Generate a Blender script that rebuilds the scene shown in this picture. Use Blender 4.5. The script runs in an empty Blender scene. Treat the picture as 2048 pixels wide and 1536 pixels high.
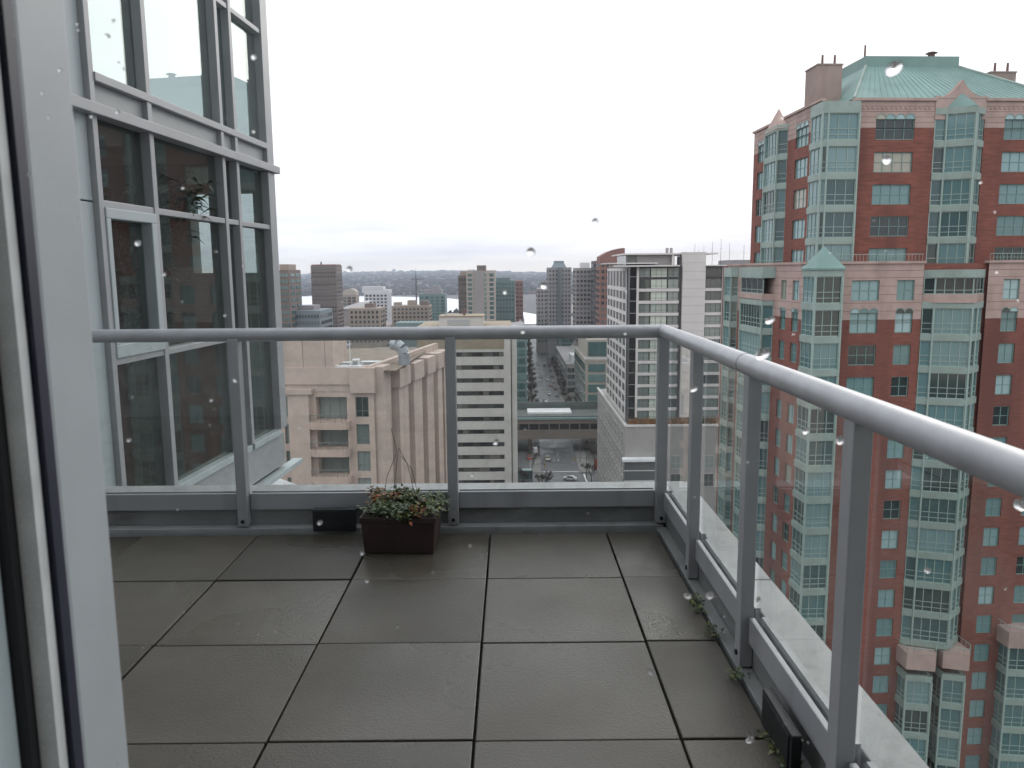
import bpy, math, random
from mathutils import Vector, Matrix
R = math.radians
rnd = random.Random(7)
S = bpy.context.scene
COL = S.collection
EYE = 68.0                                   # eye height above the street, metres

# ------------------------------------------------------------------ camera
PITCH, ROLL, FPX = R(8.23), R(-0.5), 1570.0
cd = bpy.data.cameras.new('camera'); cam = bpy.data.objects.new('camera', cd); COL.objects.link(cam)
cam.matrix_world = Matrix.Translation((0, 0, EYE)) @ Matrix.Rotation(math.pi/2-PITCH, 4, 'X') @ Matrix.Rotation(ROLL, 4, 'Z')
cd.sensor_width = 36; cd.lens = FPX/2048*36; cd.clip_start = 0.02; cd.clip_end = 40000
cd.dof.use_dof = True; cd.dof.focus_distance = 14; cd.dof.aperture_fstop = 11
S.camera = cam

# ------------------------------------------------------------------ world and sun
w = bpy.data.worlds.new('World'); S.world = w; w.use_nodes = True
nt = w.node_tree; N = nt.nodes; L = nt.links; N.clear()
def wn(t, **k):
    n = N.new(t)
    for a, b in k.items(): setattr(n, a, b)
    return n
def wmath(op, a, b=None, clamp=False):
    n = wn('ShaderNodeMath', operation=op, use_clamp=clamp)
    for i, x in enumerate((a, b)):
        if x is None: continue
        if isinstance(x, (int, float)): n.inputs[i].default_value = x
        else: L.new(x, n.inputs[i])
    return n.outputs[0]
SUN_EL, SUN_AZ = 22, 28                      # low sun ahead and to the right, behind the overcast
sky = wn('ShaderNodeTexSky', sky_type='NISHITA', sun_disc=False)
sky.sun_elevation = R(SUN_EL); sky.sun_rotation = R(SUN_AZ)
tc = wn('ShaderNodeTexCoord'); sep = wn('ShaderNodeSeparateXYZ'); L.new(tc.outputs['Generated'], sep.inputs[0])
el = wmath('MAXIMUM', sep.outputs['Z'], 0.0)
den = wmath('ADD', el, 0.09)
cmb = wn('ShaderNodeCombineXYZ')
L.new(wmath('DIVIDE', sep.outputs['X'], den), cmb.inputs[0]); L.new(wmath('DIVIDE', sep.outputs['Y'], den), cmb.inputs[1])
ns = wn('ShaderNodeTexNoise'); ns.inputs['Scale'].default_value = 0.33; ns.inputs['Detail'].default_value = 6; ns.inputs['Roughness'].default_value = 0.55
L.new(cmb.outputs[0], ns.inputs['Vector'])
rp = wn('ShaderNodeValToRGB'); e = rp.color_ramp.elements
e[0].position = 0.36; e[0].color = (0.66, 0.68, 0.74, 1); e[1].position = 0.62; e[1].color = (1.0, 1.0, 1.02, 1)
L.new(ns.outputs['Fac'], rp.inputs[0])
hz = wn('ShaderNodeValToRGB'); e = hz.color_ramp.elements       # brightness of the cloud deck by height above the horizon
e[0].position = 0.0; e[0].color = (0.86, 0.77, 0.62, 1); e[1].position = 0.013; e[1].color = (0.84, 0.78, 0.68, 1)
for p_, c_ in ((0.022, (0.66, 0.655, 0.69, 1)), (0.05, (0.78, 0.775, 0.80, 1)), (0.10, (0.85, 0.85, 0.86, 1)), (0.4, (0.85, 0.855, 0.86, 1)), (1.0, (1.2, 1.2, 1.2, 1))):
    x = hz.color_ramp.elements.new(p_); x.color = c_
L.new(el, hz.inputs[0])
mul = wn('ShaderNodeMix', data_type='RGBA', blend_type='MULTIPLY'); mul.inputs[0].default_value = 1
L.new(hz.outputs[0], mul.inputs[6])
soft = wn('ShaderNodeMix', data_type='RGBA'); soft.inputs[6].default_value = (1, 1, 1, 1)
L.new(rp.outputs[0], soft.inputs[7])
L.new(wmath('MULTIPLY_ADD', wmath('SUBTRACT', 1.0, wmath('MULTIPLY', el, 1.6), True), 0.36), soft.inputs[0])
L.new(soft.outputs[2], mul.inputs[7])
gain = wn('ShaderNodeMix', data_type='RGBA', blend_type='MULTIPLY'); gain.inputs[0].default_value = 1
L.new(mul.outputs[2], gain.inputs[6]); gain.inputs[7].default_value = (12.6, 12.6, 12.8, 1)
mx = wn('ShaderNodeMix', data_type='RGBA'); mx.inputs[0].default_value = 0.95
L.new(sky.outputs[0], mx.inputs[6]); L.new(gain.outputs[2], mx.inputs[7])
bg = wn('ShaderNodeBackground'); bg.inputs[1].default_value = 0.1
L.new(mx.outputs[2], bg.inputs[0]); wo = wn('ShaderNodeOutputWorld'); L.new(bg.outputs[0], wo.inputs[0])
sd = bpy.data.lights.new('sun', 'SUN'); sd.energy = 0.5; sd.angle = R(25); sd.color = (1, 0.95, 0.88)
sun = bpy.data.objects.new('sun', sd); COL.objects.link(sun)
_d = Vector((math.sin(R(SUN_AZ))*math.cos(R(SUN_EL)), math.cos(R(SUN_AZ))*math.cos(R(SUN_EL)), math.sin(R(SUN_EL))))
sun.rotation_euler = (-_d).to_track_quat('-Z', 'Y').to_euler(); sun.location = (0, 0, 200)
vs = S.view_settings; vs.view_transform = 'Standard'; vs.look = 'None'; vs.exposure = 0.45; vs.gamma = 1; vs.use_curve_mapping = False
S.render.engine = 'CYCLES'; c_ = S.cycles
c_.use_adaptive_sampling = True; c_.adaptive_threshold = 0.02
c_.max_bounces = 6; c_.diffuse_bounces = 2; c_.glossy_bounces = 4; c_.transmission_bounces = 6; c_.transparent_max_bounces = 24; c_.volume_bounces = 1
c_.caustics_reflective = False; c_.caustics_refractive = False; c_.sample_clamp_indirect = 6
c_.use_denoising = True
try: c_.denoiser = 'OPENIMAGEDENOISE'
except Exception: pass

def ray(px, py):
    return cam.matrix_world.to_3x3() @ Vector(((px-1024)/FPX, -(py-768)/FPX, -1))
def atY(px, py, Y):
    d = ray(px, py); return Vector((0, 0, EYE)) + d*(Y/d.y)
def atZ(px, py, Z=0.0):
    d = ray(px, py); return Vector((0, 0, EYE)) + d*((Z-EYE)/d.z)

# ------------------------------------------------------------------ materials
MATS = {}
def mat(name, col, rough=0.7, var=0.12, scale=4.0, bump=0.0, bscale=60.0, metal=0.0, spec=0.5, stain=None, rvar=0.0, obj_var=0.0, stretch=None, coat=0.0):
    if name in MATS: return MATS[name]
    m = bpy.data.materials.new(name); m.use_nodes = True; t = m.node_tree; b = t.nodes['Principled BSDF']
    t_ = t.nodes.new('ShaderNodeTexCoord'); src = t_.outputs['Object']
    if obj_var:                                   # shift the pattern so that no two pieces look alike
        oi_ = t.nodes.new('ShaderNodeObjectInfo'); va = t.nodes.new('ShaderNodeVectorMath'); va.operation = 'MULTIPLY_ADD'; va.inputs[1].default_value = (1, 1, 1)
        cb = t.nodes.new('ShaderNodeCombineXYZ')
        for i_ in range(3):
            q_ = t.nodes.new('ShaderNodeMath'); q_.operation = 'MULTIPLY'; q_.inputs[1].default_value = (37, 53, 71)[i_]; t.links.new(oi_.outputs['Random'], q_.inputs[0]); t.links.new(q_.outputs[0], cb.inputs[i_])
        t.links.new(src, va.inputs[0]); t.links.new(cb.outputs[0], va.inputs[2]); src = va.outputs[0]
    src0 = src
    if stretch:
        mp = t.nodes.new('ShaderNodeMapping'); mp.inputs['Scale'].default_value = stretch; t.links.new(src, mp.inputs[0]); src = mp.outputs[0]
    n = t.nodes.new('ShaderNodeTexNoise'); n.inputs['Scale'].default_value = scale; n.inputs['Detail'].default_value = 5
    t.links.new(src, n.inputs['Vector'])
    r = t.nodes.new('ShaderNodeValToRGB'); e = r.color_ramp.elements
    e[0].position = 0.3; e[1].position = 0.7
    e[0].color = (*[max(0, c*(1-var)) for c in col], 1); e[1].color = (*[min(1, c*(1+var)) for c in col], 1)
    t.links.new(n.outputs['Fac'], r.inputs[0]); out = r.outputs[0]
    if stain:                                     # (colour, scale, threshold, stretch)
        sc, ss, st, sx = stain
        mp = t.nodes.new('ShaderNodeMapping'); mp.inputs['Scale'].default_value = sx; t.links.new(src0, mp.inputs[0])
        n2 = t.nodes.new('ShaderNodeTexNoise'); n2.inputs['Scale'].default_value = ss; n2.inputs['Detail'].default_value = 6; t.links.new(mp.outputs[0], n2.inputs['Vector'])
        r2 = t.nodes.new('ShaderNodeValToRGB'); r2.color_ramp.elements[0].position = st; r2.color_ramp.elements[1].position = st+0.22
        r2.color_ramp.elements[1].color = (0.75, 0.75, 0.75, 1)
        t.links.new(n2.outputs['Fac'], r2.inputs[0])
        mxx = t.nodes.new('ShaderNodeMix'); mxx.data_type = 'RGBA'; t.links.new(r2.outputs[0], mxx.inputs[0]); t.links.new(out, mxx.inputs[6]); mxx.inputs[7].default_value = (*sc, 1); out = mxx.outputs[2]
    if obj_var:
        oi = t.nodes.new('ShaderNodeObjectInfo'); h = t.nodes.new('ShaderNodeHueSaturation')
        mr = t.nodes.new('ShaderNodeMapRange'); mr.inputs[3].default_value = 1-obj_var; mr.inputs[4].default_value = 1+obj_var
        t.links.new(oi.outputs['Random'], mr.inputs[0]); t.links.new(mr.outputs[0], h.inputs['Value']); t.links.new(out, h.inputs['Color']); out = h.outputs[0]
    t.links.new(out, b.inputs['Base Color'])
    b.inputs['Roughness'].default_value = rough; b.inputs['Metallic'].default_value = metal; b.inputs['Specular IOR Level'].default_value = spec
    if coat: b.inputs['Coat Weight'].default_value = coat; b.inputs['Coat Roughness'].default_value = 0.06
    if rvar:
        n4 = t.nodes.new('ShaderNodeTexNoise'); n4.inputs['Scale'].default_value = scale*0.6; n4.inputs['Detail'].default_value = 4; t.links.new(src0, n4.inputs['Vector'])
        mr = t.nodes.new('ShaderNodeMapRange'); mr.inputs[1].default_value = 0.35; mr.inputs[2].default_value = 0.65
        mr.inputs[3].default_value = max(0.03, rough-rvar); mr.inputs[4].default_value = min(1, rough+rvar); t.links.new(n4.outputs['Fac'], mr.inputs[0]); t.links.new(mr.outputs[0], b.inputs['Roughness'])
    if bump:
        n3 = t.nodes.new('ShaderNodeTexNoise'); n3.inputs['Scale'].default_value = bscale; n3.inputs['Detail'].default_value = 4; t.links.new(src0, n3.inputs['Vector'])
        bp = t.nodes.new('ShaderNodeBump'); bp.inputs['Strength'].default_value = bump; bp.inputs['Distance'].default_value = 0.01
        t.links.new(n3.outputs['Fac'], bp.inputs['Height']); t.links.new(bp.outputs[0], b.inputs['Normal'])
    MATS[name] = m; return m
def glass_front(name, stops, rough=0.06, spec=0.6, noise=0.0):
    """Window glass of a far building: what shows is its tint, a drawn blind or a dark room, different from pane to pane, under a glossy face."""
    if name in MATS: return MATS[name]
    m = bpy.data.materials.new(name); m.use_nodes = True; t = m.node_tree; b = t.nodes['Principled BSDF']
    oi = t.nodes.new('ShaderNodeObjectInfo'); r = t.nodes.new('ShaderNodeValToRGB'); cr = r.color_ramp; cr.interpolation = 'CONSTANT'
    while len(cr.elements) < len(stops): cr.elements.new(0.5)
    for q, (p_, c_) in zip(cr.elements, stops): q.position = p_; q.color = (*c_, 1)
    src = oi.outputs['Random']
    if noise:
        tc_ = t.nodes.new('ShaderNodeTexCoord'); n = t.nodes.new('ShaderNodeTexWhiteNoise'); n.noise_dimensions = '3D'
        mp = t.nodes.new('ShaderNodeVectorMath'); mp.operation = 'SNAP'; mp.inputs[1].default_value = (noise,)*3
        t.links.new(tc_.outputs['Object'], mp.inputs[0])
        ad = t.nodes.new('ShaderNodeVectorMath'); ad.operation = 'ADD'; t.links.new(mp.outputs[0], ad.inputs[0]); t.links.new(oi.outputs['Location'], ad.inputs[1])
        t.links.new(ad.outputs[0], n.inputs['Vector']); src = n.outputs['Value']
    t.links.new(src, r.inputs[0]); t.links.new(r.outputs[0], b.inputs['Base Color'])
    b.inputs['Roughness'].default_value = rough; b.inputs['Specular IOR Level'].default_value = spec
    MATS[name] = m; return m
def clear_glass(name, tint, ior, add=0.0, rough=0.0, dirt_veil=0.0, film=0.0, refl=(1, 1, 1)):
    if name in MATS: return MATS[name]
    m = bpy.data.materials.new(name); m.use_nodes = True; t = m.node_tree; t.nodes.clear()
    o = t.nodes.new('ShaderNodeOutputMaterial'); tr = t.nodes.new('ShaderNodeBsdfTransparent'); tr.inputs[0].default_value = (*tint, 1)
    gl = t.nodes.new('ShaderNodeBsdfGlossy'); gl.inputs['Roughness'].default_value = rough; gl.inputs['Color'].default_value = (*refl, 1)
    fr = t.nodes.new('ShaderNodeFresnel'); fr.inputs[0].default_value = ior
    ad = t.nodes.new('ShaderNodeMath'); ad.operation = 'ADD'; ad.use_clamp = True; ad.inputs[1].default_value = add
    t.links.new(fr.outputs[0], ad.inputs[0]); mx_ = t.nodes.new('ShaderNodeMixShader')
    ge = t.nodes.new('ShaderNodeNewGeometry'); om = t.nodes.new('ShaderNodeMath'); om.operation = 'SUBTRACT'; om.inputs[0].default_value = 1; t.links.new(ge.outputs['Backfacing'], om.inputs[1])
    pm_ = t.nodes.new('ShaderNodeMath'); pm_.operation = 'MULTIPLY'; t.links.new(ad.outputs[0], pm_.inputs[0]); t.links.new(om.outputs[0], pm_.inputs[1])
    t.links.new(pm_.outputs[0], mx_.inputs[0]); t.links.new(tr.outputs[0], mx_.inputs[1]); t.links.new(gl.outputs[0], mx_.inputs[2])
    fin = mx_.outputs[0]
    if dirt_veil:                                      # dried rain and dust; on the wing a pale veil painting in room light
        tc_ = t.nodes.new('ShaderNodeTexCoord'); n = t.nodes.new('ShaderNodeTexNoise'); n.inputs['Scale'].default_value = 9; n.inputs['Detail'].default_value = 8; n.inputs['Roughness'].default_value = 0.7
        t.links.new(tc_.outputs['Object'], n.inputs['Vector'])
        mr = t.nodes.new('ShaderNodeMapRange'); mr.inputs[1].default_value = 0.45; mr.inputs[2].default_value = 0.85; mr.inputs[3].default_value = film; mr.inputs[4].default_value = dirt_veil; t.links.new(n.outputs['Fac'], mr.inputs[0])
        df = t.nodes.new('ShaderNodeBsdfDiffuse'); df.inputs[0].default_value = (0.6, 0.6, 0.58, 1); m2 = t.nodes.new('ShaderNodeMixShader')
        vo = t.nodes.new('ShaderNodeTexVoronoi'); vo.inputs['Scale'].default_value = 75; t.links.new(tc_.outputs['Object'], vo.inputs['Vector'])
        lt = t.nodes.new('ShaderNodeMapRange'); lt.inputs[1].default_value = 0.14; lt.inputs[2].default_value = 0.08; lt.inputs[3].default_value = 0; lt.inputs[4].default_value = 0.34 if not film else 0.0; t.links.new(vo.outputs['Distance'], lt.inputs[0])
        sm = t.nodes.new('ShaderNodeMath'); sm.operation = 'MAXIMUM'; t.links.new(mr.outputs[0], sm.inputs[0]); t.links.new(lt.outputs[0], sm.inputs[1])
        t.links.new(sm.outputs[0], m2.inputs[0]); t.links.new(fin, m2.inputs[1]); t.links.new(df.outputs[0], m2.inputs[2]); fin = m2.outputs[0]
    t.links.new(fin, o.inputs[0]); MATS[name] = m; return m

M_alu = mat('grey powder-coated aluminium', (0.39, 0.395, 0.415), 0.42, 0.05, 3, spec=0.5, bump=0.03, bscale=300, stain=((0.27, 0.275, 0.285), 6, 0.52, (1, 1, .12)))
M_rail = mat('brushed grey rail paint', (0.47, 0.475, 0.50), 0.42, 0.12, 9, metal=0.2, bump=0.03, bscale=220)
M_curb = mat('grey membrane curb', (0.22, 0.225, 0.225), 0.6, 0.18, 3, bump=0.15, bscale=40, stain=((0.09, 0.085, 0.075), 2.5, 0.52, (1, 1, 3)))
M_cap = mat('light grey metal coping', (0.37, 0.375, 0.38), 0.5, 0.10, 5, bump=0.1, bscale=90, stain=((0.22, 0.22, 0.21), 14, 0.55, (1, 1, 1)))
M_paver = mat('wet concrete paver', (0.078, 0.069, 0.056), 0.40, 0.2, 1.6, bump=0.25, bscale=130, stain=((0.046, 0.041, 0.031), 1.1, 0.46, (1, 1, 1)), rvar=0.2, obj_var=0.22)
M_dark = mat('black rubber and shadow gap', (0.012, 0.012, 0.014), 0.6, 0.1)
M_pvc = mat('dark grey plastic box', (0.02, 0.022, 0.026), 0.45, 0.15)
M_jamb = mat('grey window jamb', (0.40, 0.43, 0.445), 0.5, 0.05, 8, bump=0.04, bscale=260)
M_jamb2 = mat('grey-green inner window frame', (0.45, 0.53, 0.54), 0.5, 0.05, 8)
M_spacer = mat('aluminium glazing spacer', (0.62, 0.64, 0.63), 0.5, 0.1, 30)
M_gasket = mat('dark blue-black gasket', (0.02, 0.022, 0.04), 0.5, 0.1)
M_hole = mat('pale perforation', (0.75, 0.78, 0.76), 0.5, 0.05)
M_int = mat('interior plaster', (0.8, 0.78, 0.74), 0.9, 0.05)
M_carpet = mat('interior carpet', (0.2, 0.18, 0.15), 0.95, 0.15)

# ------------------------------------------------------------------ geometry helpers
class MB:
    def __init__(s): s.v = []; s.f = []; s.m = []
    def quad(s, a, b, c, d, mi=0):
        i = len(s.v); s.v += [tuple(a), tuple(b), tuple(c), tuple(d)]; s.f.append((i, i+1, i+2, i+3)); s.m.append(mi)
    def poly(s, pts, mi=0):
        i = len(s.v); s.v += [tuple(p) for p in pts]; s.f.append(tuple(range(i, i+len(pts)))); s.m.append(mi)
    def box(s, x0, x1, y0, y1, z0, z1, mi=0):
        i = len(s.v)
        s.v += [(x0,y0,z0),(x1,y0,z0),(x1,y1,z0),(x0,y1,z0),(x0,y0,z1),(x1,y0,z1),(x1,y1,z1),(x0,y1,z1)]
        for f in ((0,3,2,1),(4,5,6,7),(0,1,5,4),(1,2,6,5),(2,3,7,6),(3,0,4,7)): s.f.append(tuple(i+k for k in f)); s.m.append(mi)
        return s
    def prism(s, pts, z0, z1, mi=0):
        n = len(pts); i = len(s.v)
        s.v += [(x, y, z0) for x, y in pts]+[(x, y, z1) for x, y in pts]
        s.f.append(tuple(range(i+n-1, i-1, -1))); s.f.append(tuple(range(i+n, i+2*n))); s.m += [mi, mi]
        for k in range(n): s.f.append((i+k, i+(k+1)%n, i+n+(k+1)%n, i+n+k)); s.m.append(mi)
        return s
    def tube(s, p0, p1, r0, r1=None, n=8, mi=0, cap=True):
        r1 = r0 if r1 is None else r1; p0 = Vector(p0); p1 = Vector(p1); d = (p1-p0).normalized()
        a = d.orthogonal().normalized(); b = d.cross(a); i = len(s.v)
        for p, r in ((p0, r0), (p1, r1)):
            for k in range(n):
                t = 2*math.pi*k/n; s.v.append(tuple(p+a*(r*math.cos(t))+b*(r*math.sin(t))))
        for k in range(n): s.f.append((i+k, i+(k+1)%n, i+n+(k+1)%n, i+n+k)); s.m.append(mi)
        if cap: s.f.append(tuple(range(i+n-1, i-1, -1))); s.f.append(tuple(range(i+n, i+2*n))); s.m += [mi, mi]
        return s
    def mesh(s, name, mats, smooth=False):
        me = bpy.data.meshes.new(name); me.from_pydata(s.v, [], s.f); me.polygons.foreach_set('material_index', s.m)
        for m in (mats if isinstance(mats, (list, tuple)) else [mats]): me.materials.append(m)
        if smooth: me.polygons.foreach_set('use_smooth', [True]*len(s.f))
        me.update(); return me
    def build(s, name, mats, parent=None, loc=(0,0,0), rz=0.0, smooth=False, bevel=0.0):
        o = inst(s.mesh(name, mats, smooth), name, parent, loc, rz)
        if bevel:
            b = o.modifiers.new('bevel', 'BEVEL'); b.width = bevel; b.segments = 2; b.limit_method = 'ANGLE'
        return o
def inst(me, name, parent=None, loc=(0,0,0), rz=0.0):
    o = bpy.data.objects.new(name, me); COL.objects.link(o); o.parent = parent; o.location = loc; o.rotation_euler = (0, 0, rz); return o
def tag(o, label=None, cat=None, group=None, kind=None):
    if label: o['label'] = label
    if cat: o['category'] = cat
    if group: o['group'] = group
    if kind: o['kind'] = kind
    return o
def thing(name, label, cat, loc=(0,0,0), rz=0.0, group=None):
    return tag(inst(None, name, None, loc, rz), label, cat, group)
def struct(o): o['kind'] = 'structure'; return o
class Fac:
    """A facade: u runs along it, d is how far in front of it, z up; outward is to the right of u."""
    def __init__(s, parent, ox, oy, deg):
        s.p = parent; s.o = (ox, oy); s.a = R(deg); s.c, s.s = math.cos(s.a), math.sin(s.a)
    def P(s, u, d, z): return (s.o[0]+s.c*u+s.s*d, s.o[1]+s.s*u-s.c*d, z)
    def box(s, mb, u0, u1, d0, d1, z0, z1, mi=0):
        i = len(mb.v)
        mb.v += [s.P(u0,d1,z0), s.P(u1,d1,z0), s.P(u1,d0,z0), s.P(u0,d0,z0), s.P(u0,d1,z1), s.P(u1,d1,z1), s.P(u1,d0,z1), s.P(u0,d0,z1)]
        for f in ((0,3,2,1),(4,5,6,7),(0,1,5,4),(1,2,6,5),(2,3,7,6),(3,0,4,7)): mb.f.append(tuple(i+k for k in f)); mb.m.append(mi)
    def wall(s, mb, u0, u1, z0, z1, ops=(), rec=0.15, mi=0, d=0.0):
        ops = [o for o in ops if o[0] < u1 and o[1] > u0 and o[2] < z1 and o[3] > z0]
        ops = [(max(a, u0), min(b, u1), max(c, z0), min(e, z1)) for a, b, c, e in ops]
        us = sorted({u0, u1, *[o[0] for o in ops], *[o[1] for o in ops]}); zs = sorted({z0, z1, *[o[2] for o in ops], *[o[3] for o in ops]})
        for a, b in zip(us, us[1:]):
            run = None
            for c, e in zip(zs, zs[1:]):
                um, zm = (a+b)/2, (c+e)/2
                if any(o[0] < um < o[1] and o[2] < zm < o[3] for o in ops):
                    if run: mb.quad(s.P(a,d,run[0]), s.P(b,d,run[0]), s.P(b,d,run[1]), s.P(a,d,run[1]), mi); run = None
                else: run = (run[0], e) if run else (c, e)
            if run: mb.quad(s.P(a,d,run[0]), s.P(b,d,run[0]), s.P(b,d,run[1]), s.P(a,d,run[1]), mi)
        for a, b, c, e in ops:
            q = d-rec
            mb.quad(s.P(a,d,c), s.P(b,d,c), s.P(b,q,c), s.P(a,q,c), mi); mb.quad(s.P(a,q,e), s.P(b,q,e), s.P(b,d,e), s.P(a,d,e), mi)
            mb.quad(s.P(a,q,c), s.P(a,q,e), s.P(a,d,e), s.P(a,d,c), mi); mb.quad(s.P(b,d,c), s.P(b,d,e), s.P(b,q,e), s.P(b,q,c), mi)
FR = {}
def frame_mesh(w, h, cols, rows, fm, t=0.07, dp=0.09, name='window'):
    """cols, rows: inner division positions 0..1"""
    k = (round(w, 3), round(h, 3), tuple(cols), tuple(rows), fm.name, t)
    if k in FR: return FR[k]
    m = MB(); m.box(0, t, 0, dp, 0, h); m.box(w-t, w, 0, dp, 0, h); m.box(t, w-t, 0, dp, 0, t); m.box(t, w-t, 0, dp, h-t, h)
    for c in cols: m.box(c*w-t*.4, c*w+t*.4, 0.012, dp-.01, t, h-t)
    for r in rows: m.box(t, w-t, 0.02, dp-.015, r*h-t*.35, r*h+t*.35)
    FR[k] = m.mesh(name, fm); return FR[k]
def pane_mesh(w, h, gm, y=0.06):
    k = ('p', round(w, 3), round(h, 3), gm.name, y)
    if k not in FR: m = MB(); m.quad((0,y,0), (w,y,0), (w,y,h), (0,y,h)); FR[k] = m.mesh('pane', gm)
    return FR[k]
def window(F, u, z, w, h, nx, rows, fm, gm, d=-0.12, name='window', t=0.07, cols=None):
    o = inst(frame_mesh(w, h, cols or [i/nx for i in range(1, nx)], rows, fm, t, name=name), name, F.p, F.P(u, d, z), F.a)
    inst(pane_mesh(w, h, gm), 'pane', o); return o

# ================================================================== the setting
GY = mat('city ground asphalt and roofs', (0.085, 0.085, 0.085), 0.85, 0.35, 0.03, stain=((0.045, 0.05, 0.035), 0.02, 0.5, (1, 1, 1)))
g = MB(); g.quad((-10300, -400, 0), (10300, -400, 0), (10300, 10300, 0), (-10300, 10300, 0)); struct(g.build('ground', GY))
M_water = mat('calm inlet water', (0.82, 0.85, 0.88), 0.25, 0.05, 0.01, spec=1.0, metal=0.7)  # pale part-metal colour stands in for the glaring sky reflection
g = MB(); g.poly([(-420, 1240, .3), (-60, 1240, .3), (-20, 1000, .3), (70, 1000, .3), (70, 1110, .3), (20, 1290, .3), (-90, 1800, .3), (-170, 2010, .3), (-420, 2250, .3), (-900, 2300, .3), (-900, 1500, .3)])
struct(g.build('water', M_water))
# far shore rising to a wooded, built-up ridge
M_hill = mat('far wooded slope with roofs', (0.055, 0.058, 0.05), 0.95, 0.5, 0.012, stain=((0.12, 0.115, 0.115), 0.035, 0.56, (1, 1, 1)))
hb = MB(); nx, ny = 90, 16; hr = random.Random(3)
prof = [0.0]*(nx+1)
for k in range(1, 7):
    a, ph = hr.uniform(.3, 1)/k, hr.uniform(0, 6)
    for i in range(nx+1): prof[i] += a*math.sin(i*0.12*k+ph)
for j in range(ny+1):
    Y = 2000+j*480
    for i in range(nx+1):
        X = (-0.75+1.5*i/nx)*(Y+300); t = j/ny
        zz = -6 + (46+11*prof[i]+(24 if -0.26 < X/Y < -0.0 else 6)*math.exp(-((X/Y+0.12)/0.13)**2))*(t**0.9) + hr.uniform(-2, 5)*(t > 0)
        hb.v.append((X, Y, zz))
for j in range(ny):
    for i in range(nx):
        a = j*(nx+1)+i; hb.f.append((a, a+1, a+nx+2, a+nx+1)); hb.m.append(0)
struct(hb.build('hills', M_hill))
def hill_z(X, Y):
    i = min(nx, max(0, (X/(Y+300)+.75)/1.5*nx)); i0 = min(nx-1, int(i)); p = prof[i0]+(prof[i0+1]-prof[i0])*(i-i0)
    return -6+(46+11*p+(24 if -0.26 < X/Y < 0 else 6)*math.exp(-((X/Y+0.12)/0.13)**2))*max(0, (Y-2000)/7680)**0.9
fs = MB(); r2 = random.Random(11)                        # the far town on the slope: thousands of small blocks and tree clumps
for k in range(11000):
    Y = 2250+6800*r2.random()**1.3; X = r2.uniform(-0.40, 0.36)*Y; z = hill_z(X, Y)+r2.uniform(-8, 6)*Y/6000; s_ = r2.uniform(6, 15)*(1+Y/9000); tr = r2.random() < .6
    fs.box(X, X+s_*(1.5 if tr else 1), Y, Y+s_, z-6, z+(r2.uniform(4, 10) if not tr else r2.uniform(6, 14)), 0 if tr else r2.choice((1, 1, 2, 3)))
M_fw = [mat('far trees', (0.035, 0.042, 0.035), 0.95, 0.3, 0.05), mat('far pale houses', (0.20, 0.195, 0.195), 0.9, 0.2, 0.05), mat('far roofs', (0.16, 0.15, 0.16), 0.9, 0.2, 0.05), mat('far brick', (0.15, 0.10, 0.085), 0.9, 0.2, 0.05)]
tag(fs.build('far_shore_town', M_fw), 'hazy mass of houses and trees on the slope across the water', 'town', kind='stuff')
# the street running away from the crossing
ST = lambda Y: 12.0+0.0165*Y                              # street centre line
M_road = mat('wet asphalt', (0.10, 0.102, 0.108), 0.42, 0.2, 0.25, bump=0.02, bscale=8, rvar=0.12)
M_walk = mat('concrete pavement', (0.16, 0.155, 0.15), 0.8, 0.15, 0.5)
M_paint = mat('road paint', (0.62, 0.62, 0.6), 0.7, 0.15, 2)
g = MB(); g.poly([(ST(60)-6.5, 60, .01), (ST(60)+6.5, 60, .01), (ST(990)+6.5, 990, .01), (ST(990)-6.5, 990, .01)])
road = struct(g.build('road', M_road))
g = MB(); g.poly([(-120, 243, .014), (140, 238, .014), (140, 254, .014), (-120, 259, .014)]); struct(g.build('cross_road', M_road))
for sgn in (-1, 1):
    for y0, y1 in ((60, 240), (259, 990)):
        g = MB(); a, b = 6.5*sgn, 10.5*sgn; xs = sorted((a, b))
        i = len(g.v)
        g.v += [(ST(y0)+xs[0], y0, 0), (ST(y0)+xs[1], y0, 0), (ST(y1)+xs[1], y1, 0), (ST(y1)+xs[0], y1, 0), (ST(y0)+xs[0], y0, .15), (ST(y0)+xs[1], y0, .15), (ST(y1)+xs[1], y1, .15), (ST(y1)+xs[0], y1, .15)]
        for f in ((0,3,2,1),(4,5,6,7),(0,1,5,4),(1,2,6,5),(2,3,7,6),(3,0,4,7)): g.f.append(f); g.m.append(0)
        struct(g.build('pavement', M_walk))
pm = MB()
for Y in range(275, 900, 9): pm.box(ST(Y)-.08, ST(Y)+.08, Y, Y+4, .02, .024)
for Yc in (238.5, 260.5):
    pm.box(ST(Yc)-6.2, ST(Yc)+6.2, Yc-.25, Yc+.25, .02, .024)
for x in (-7.4, 7.6): pm.box(ST(249)+x, ST(249)+x+.5, 241, 257, .02, .024)
for x in (-4.2, 4.0): pm.box(ST(230)+x, ST(230)+x+.15, 205, 236, .02, .024)
tag(pm.build('road_markings', M_paint, road))

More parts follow.
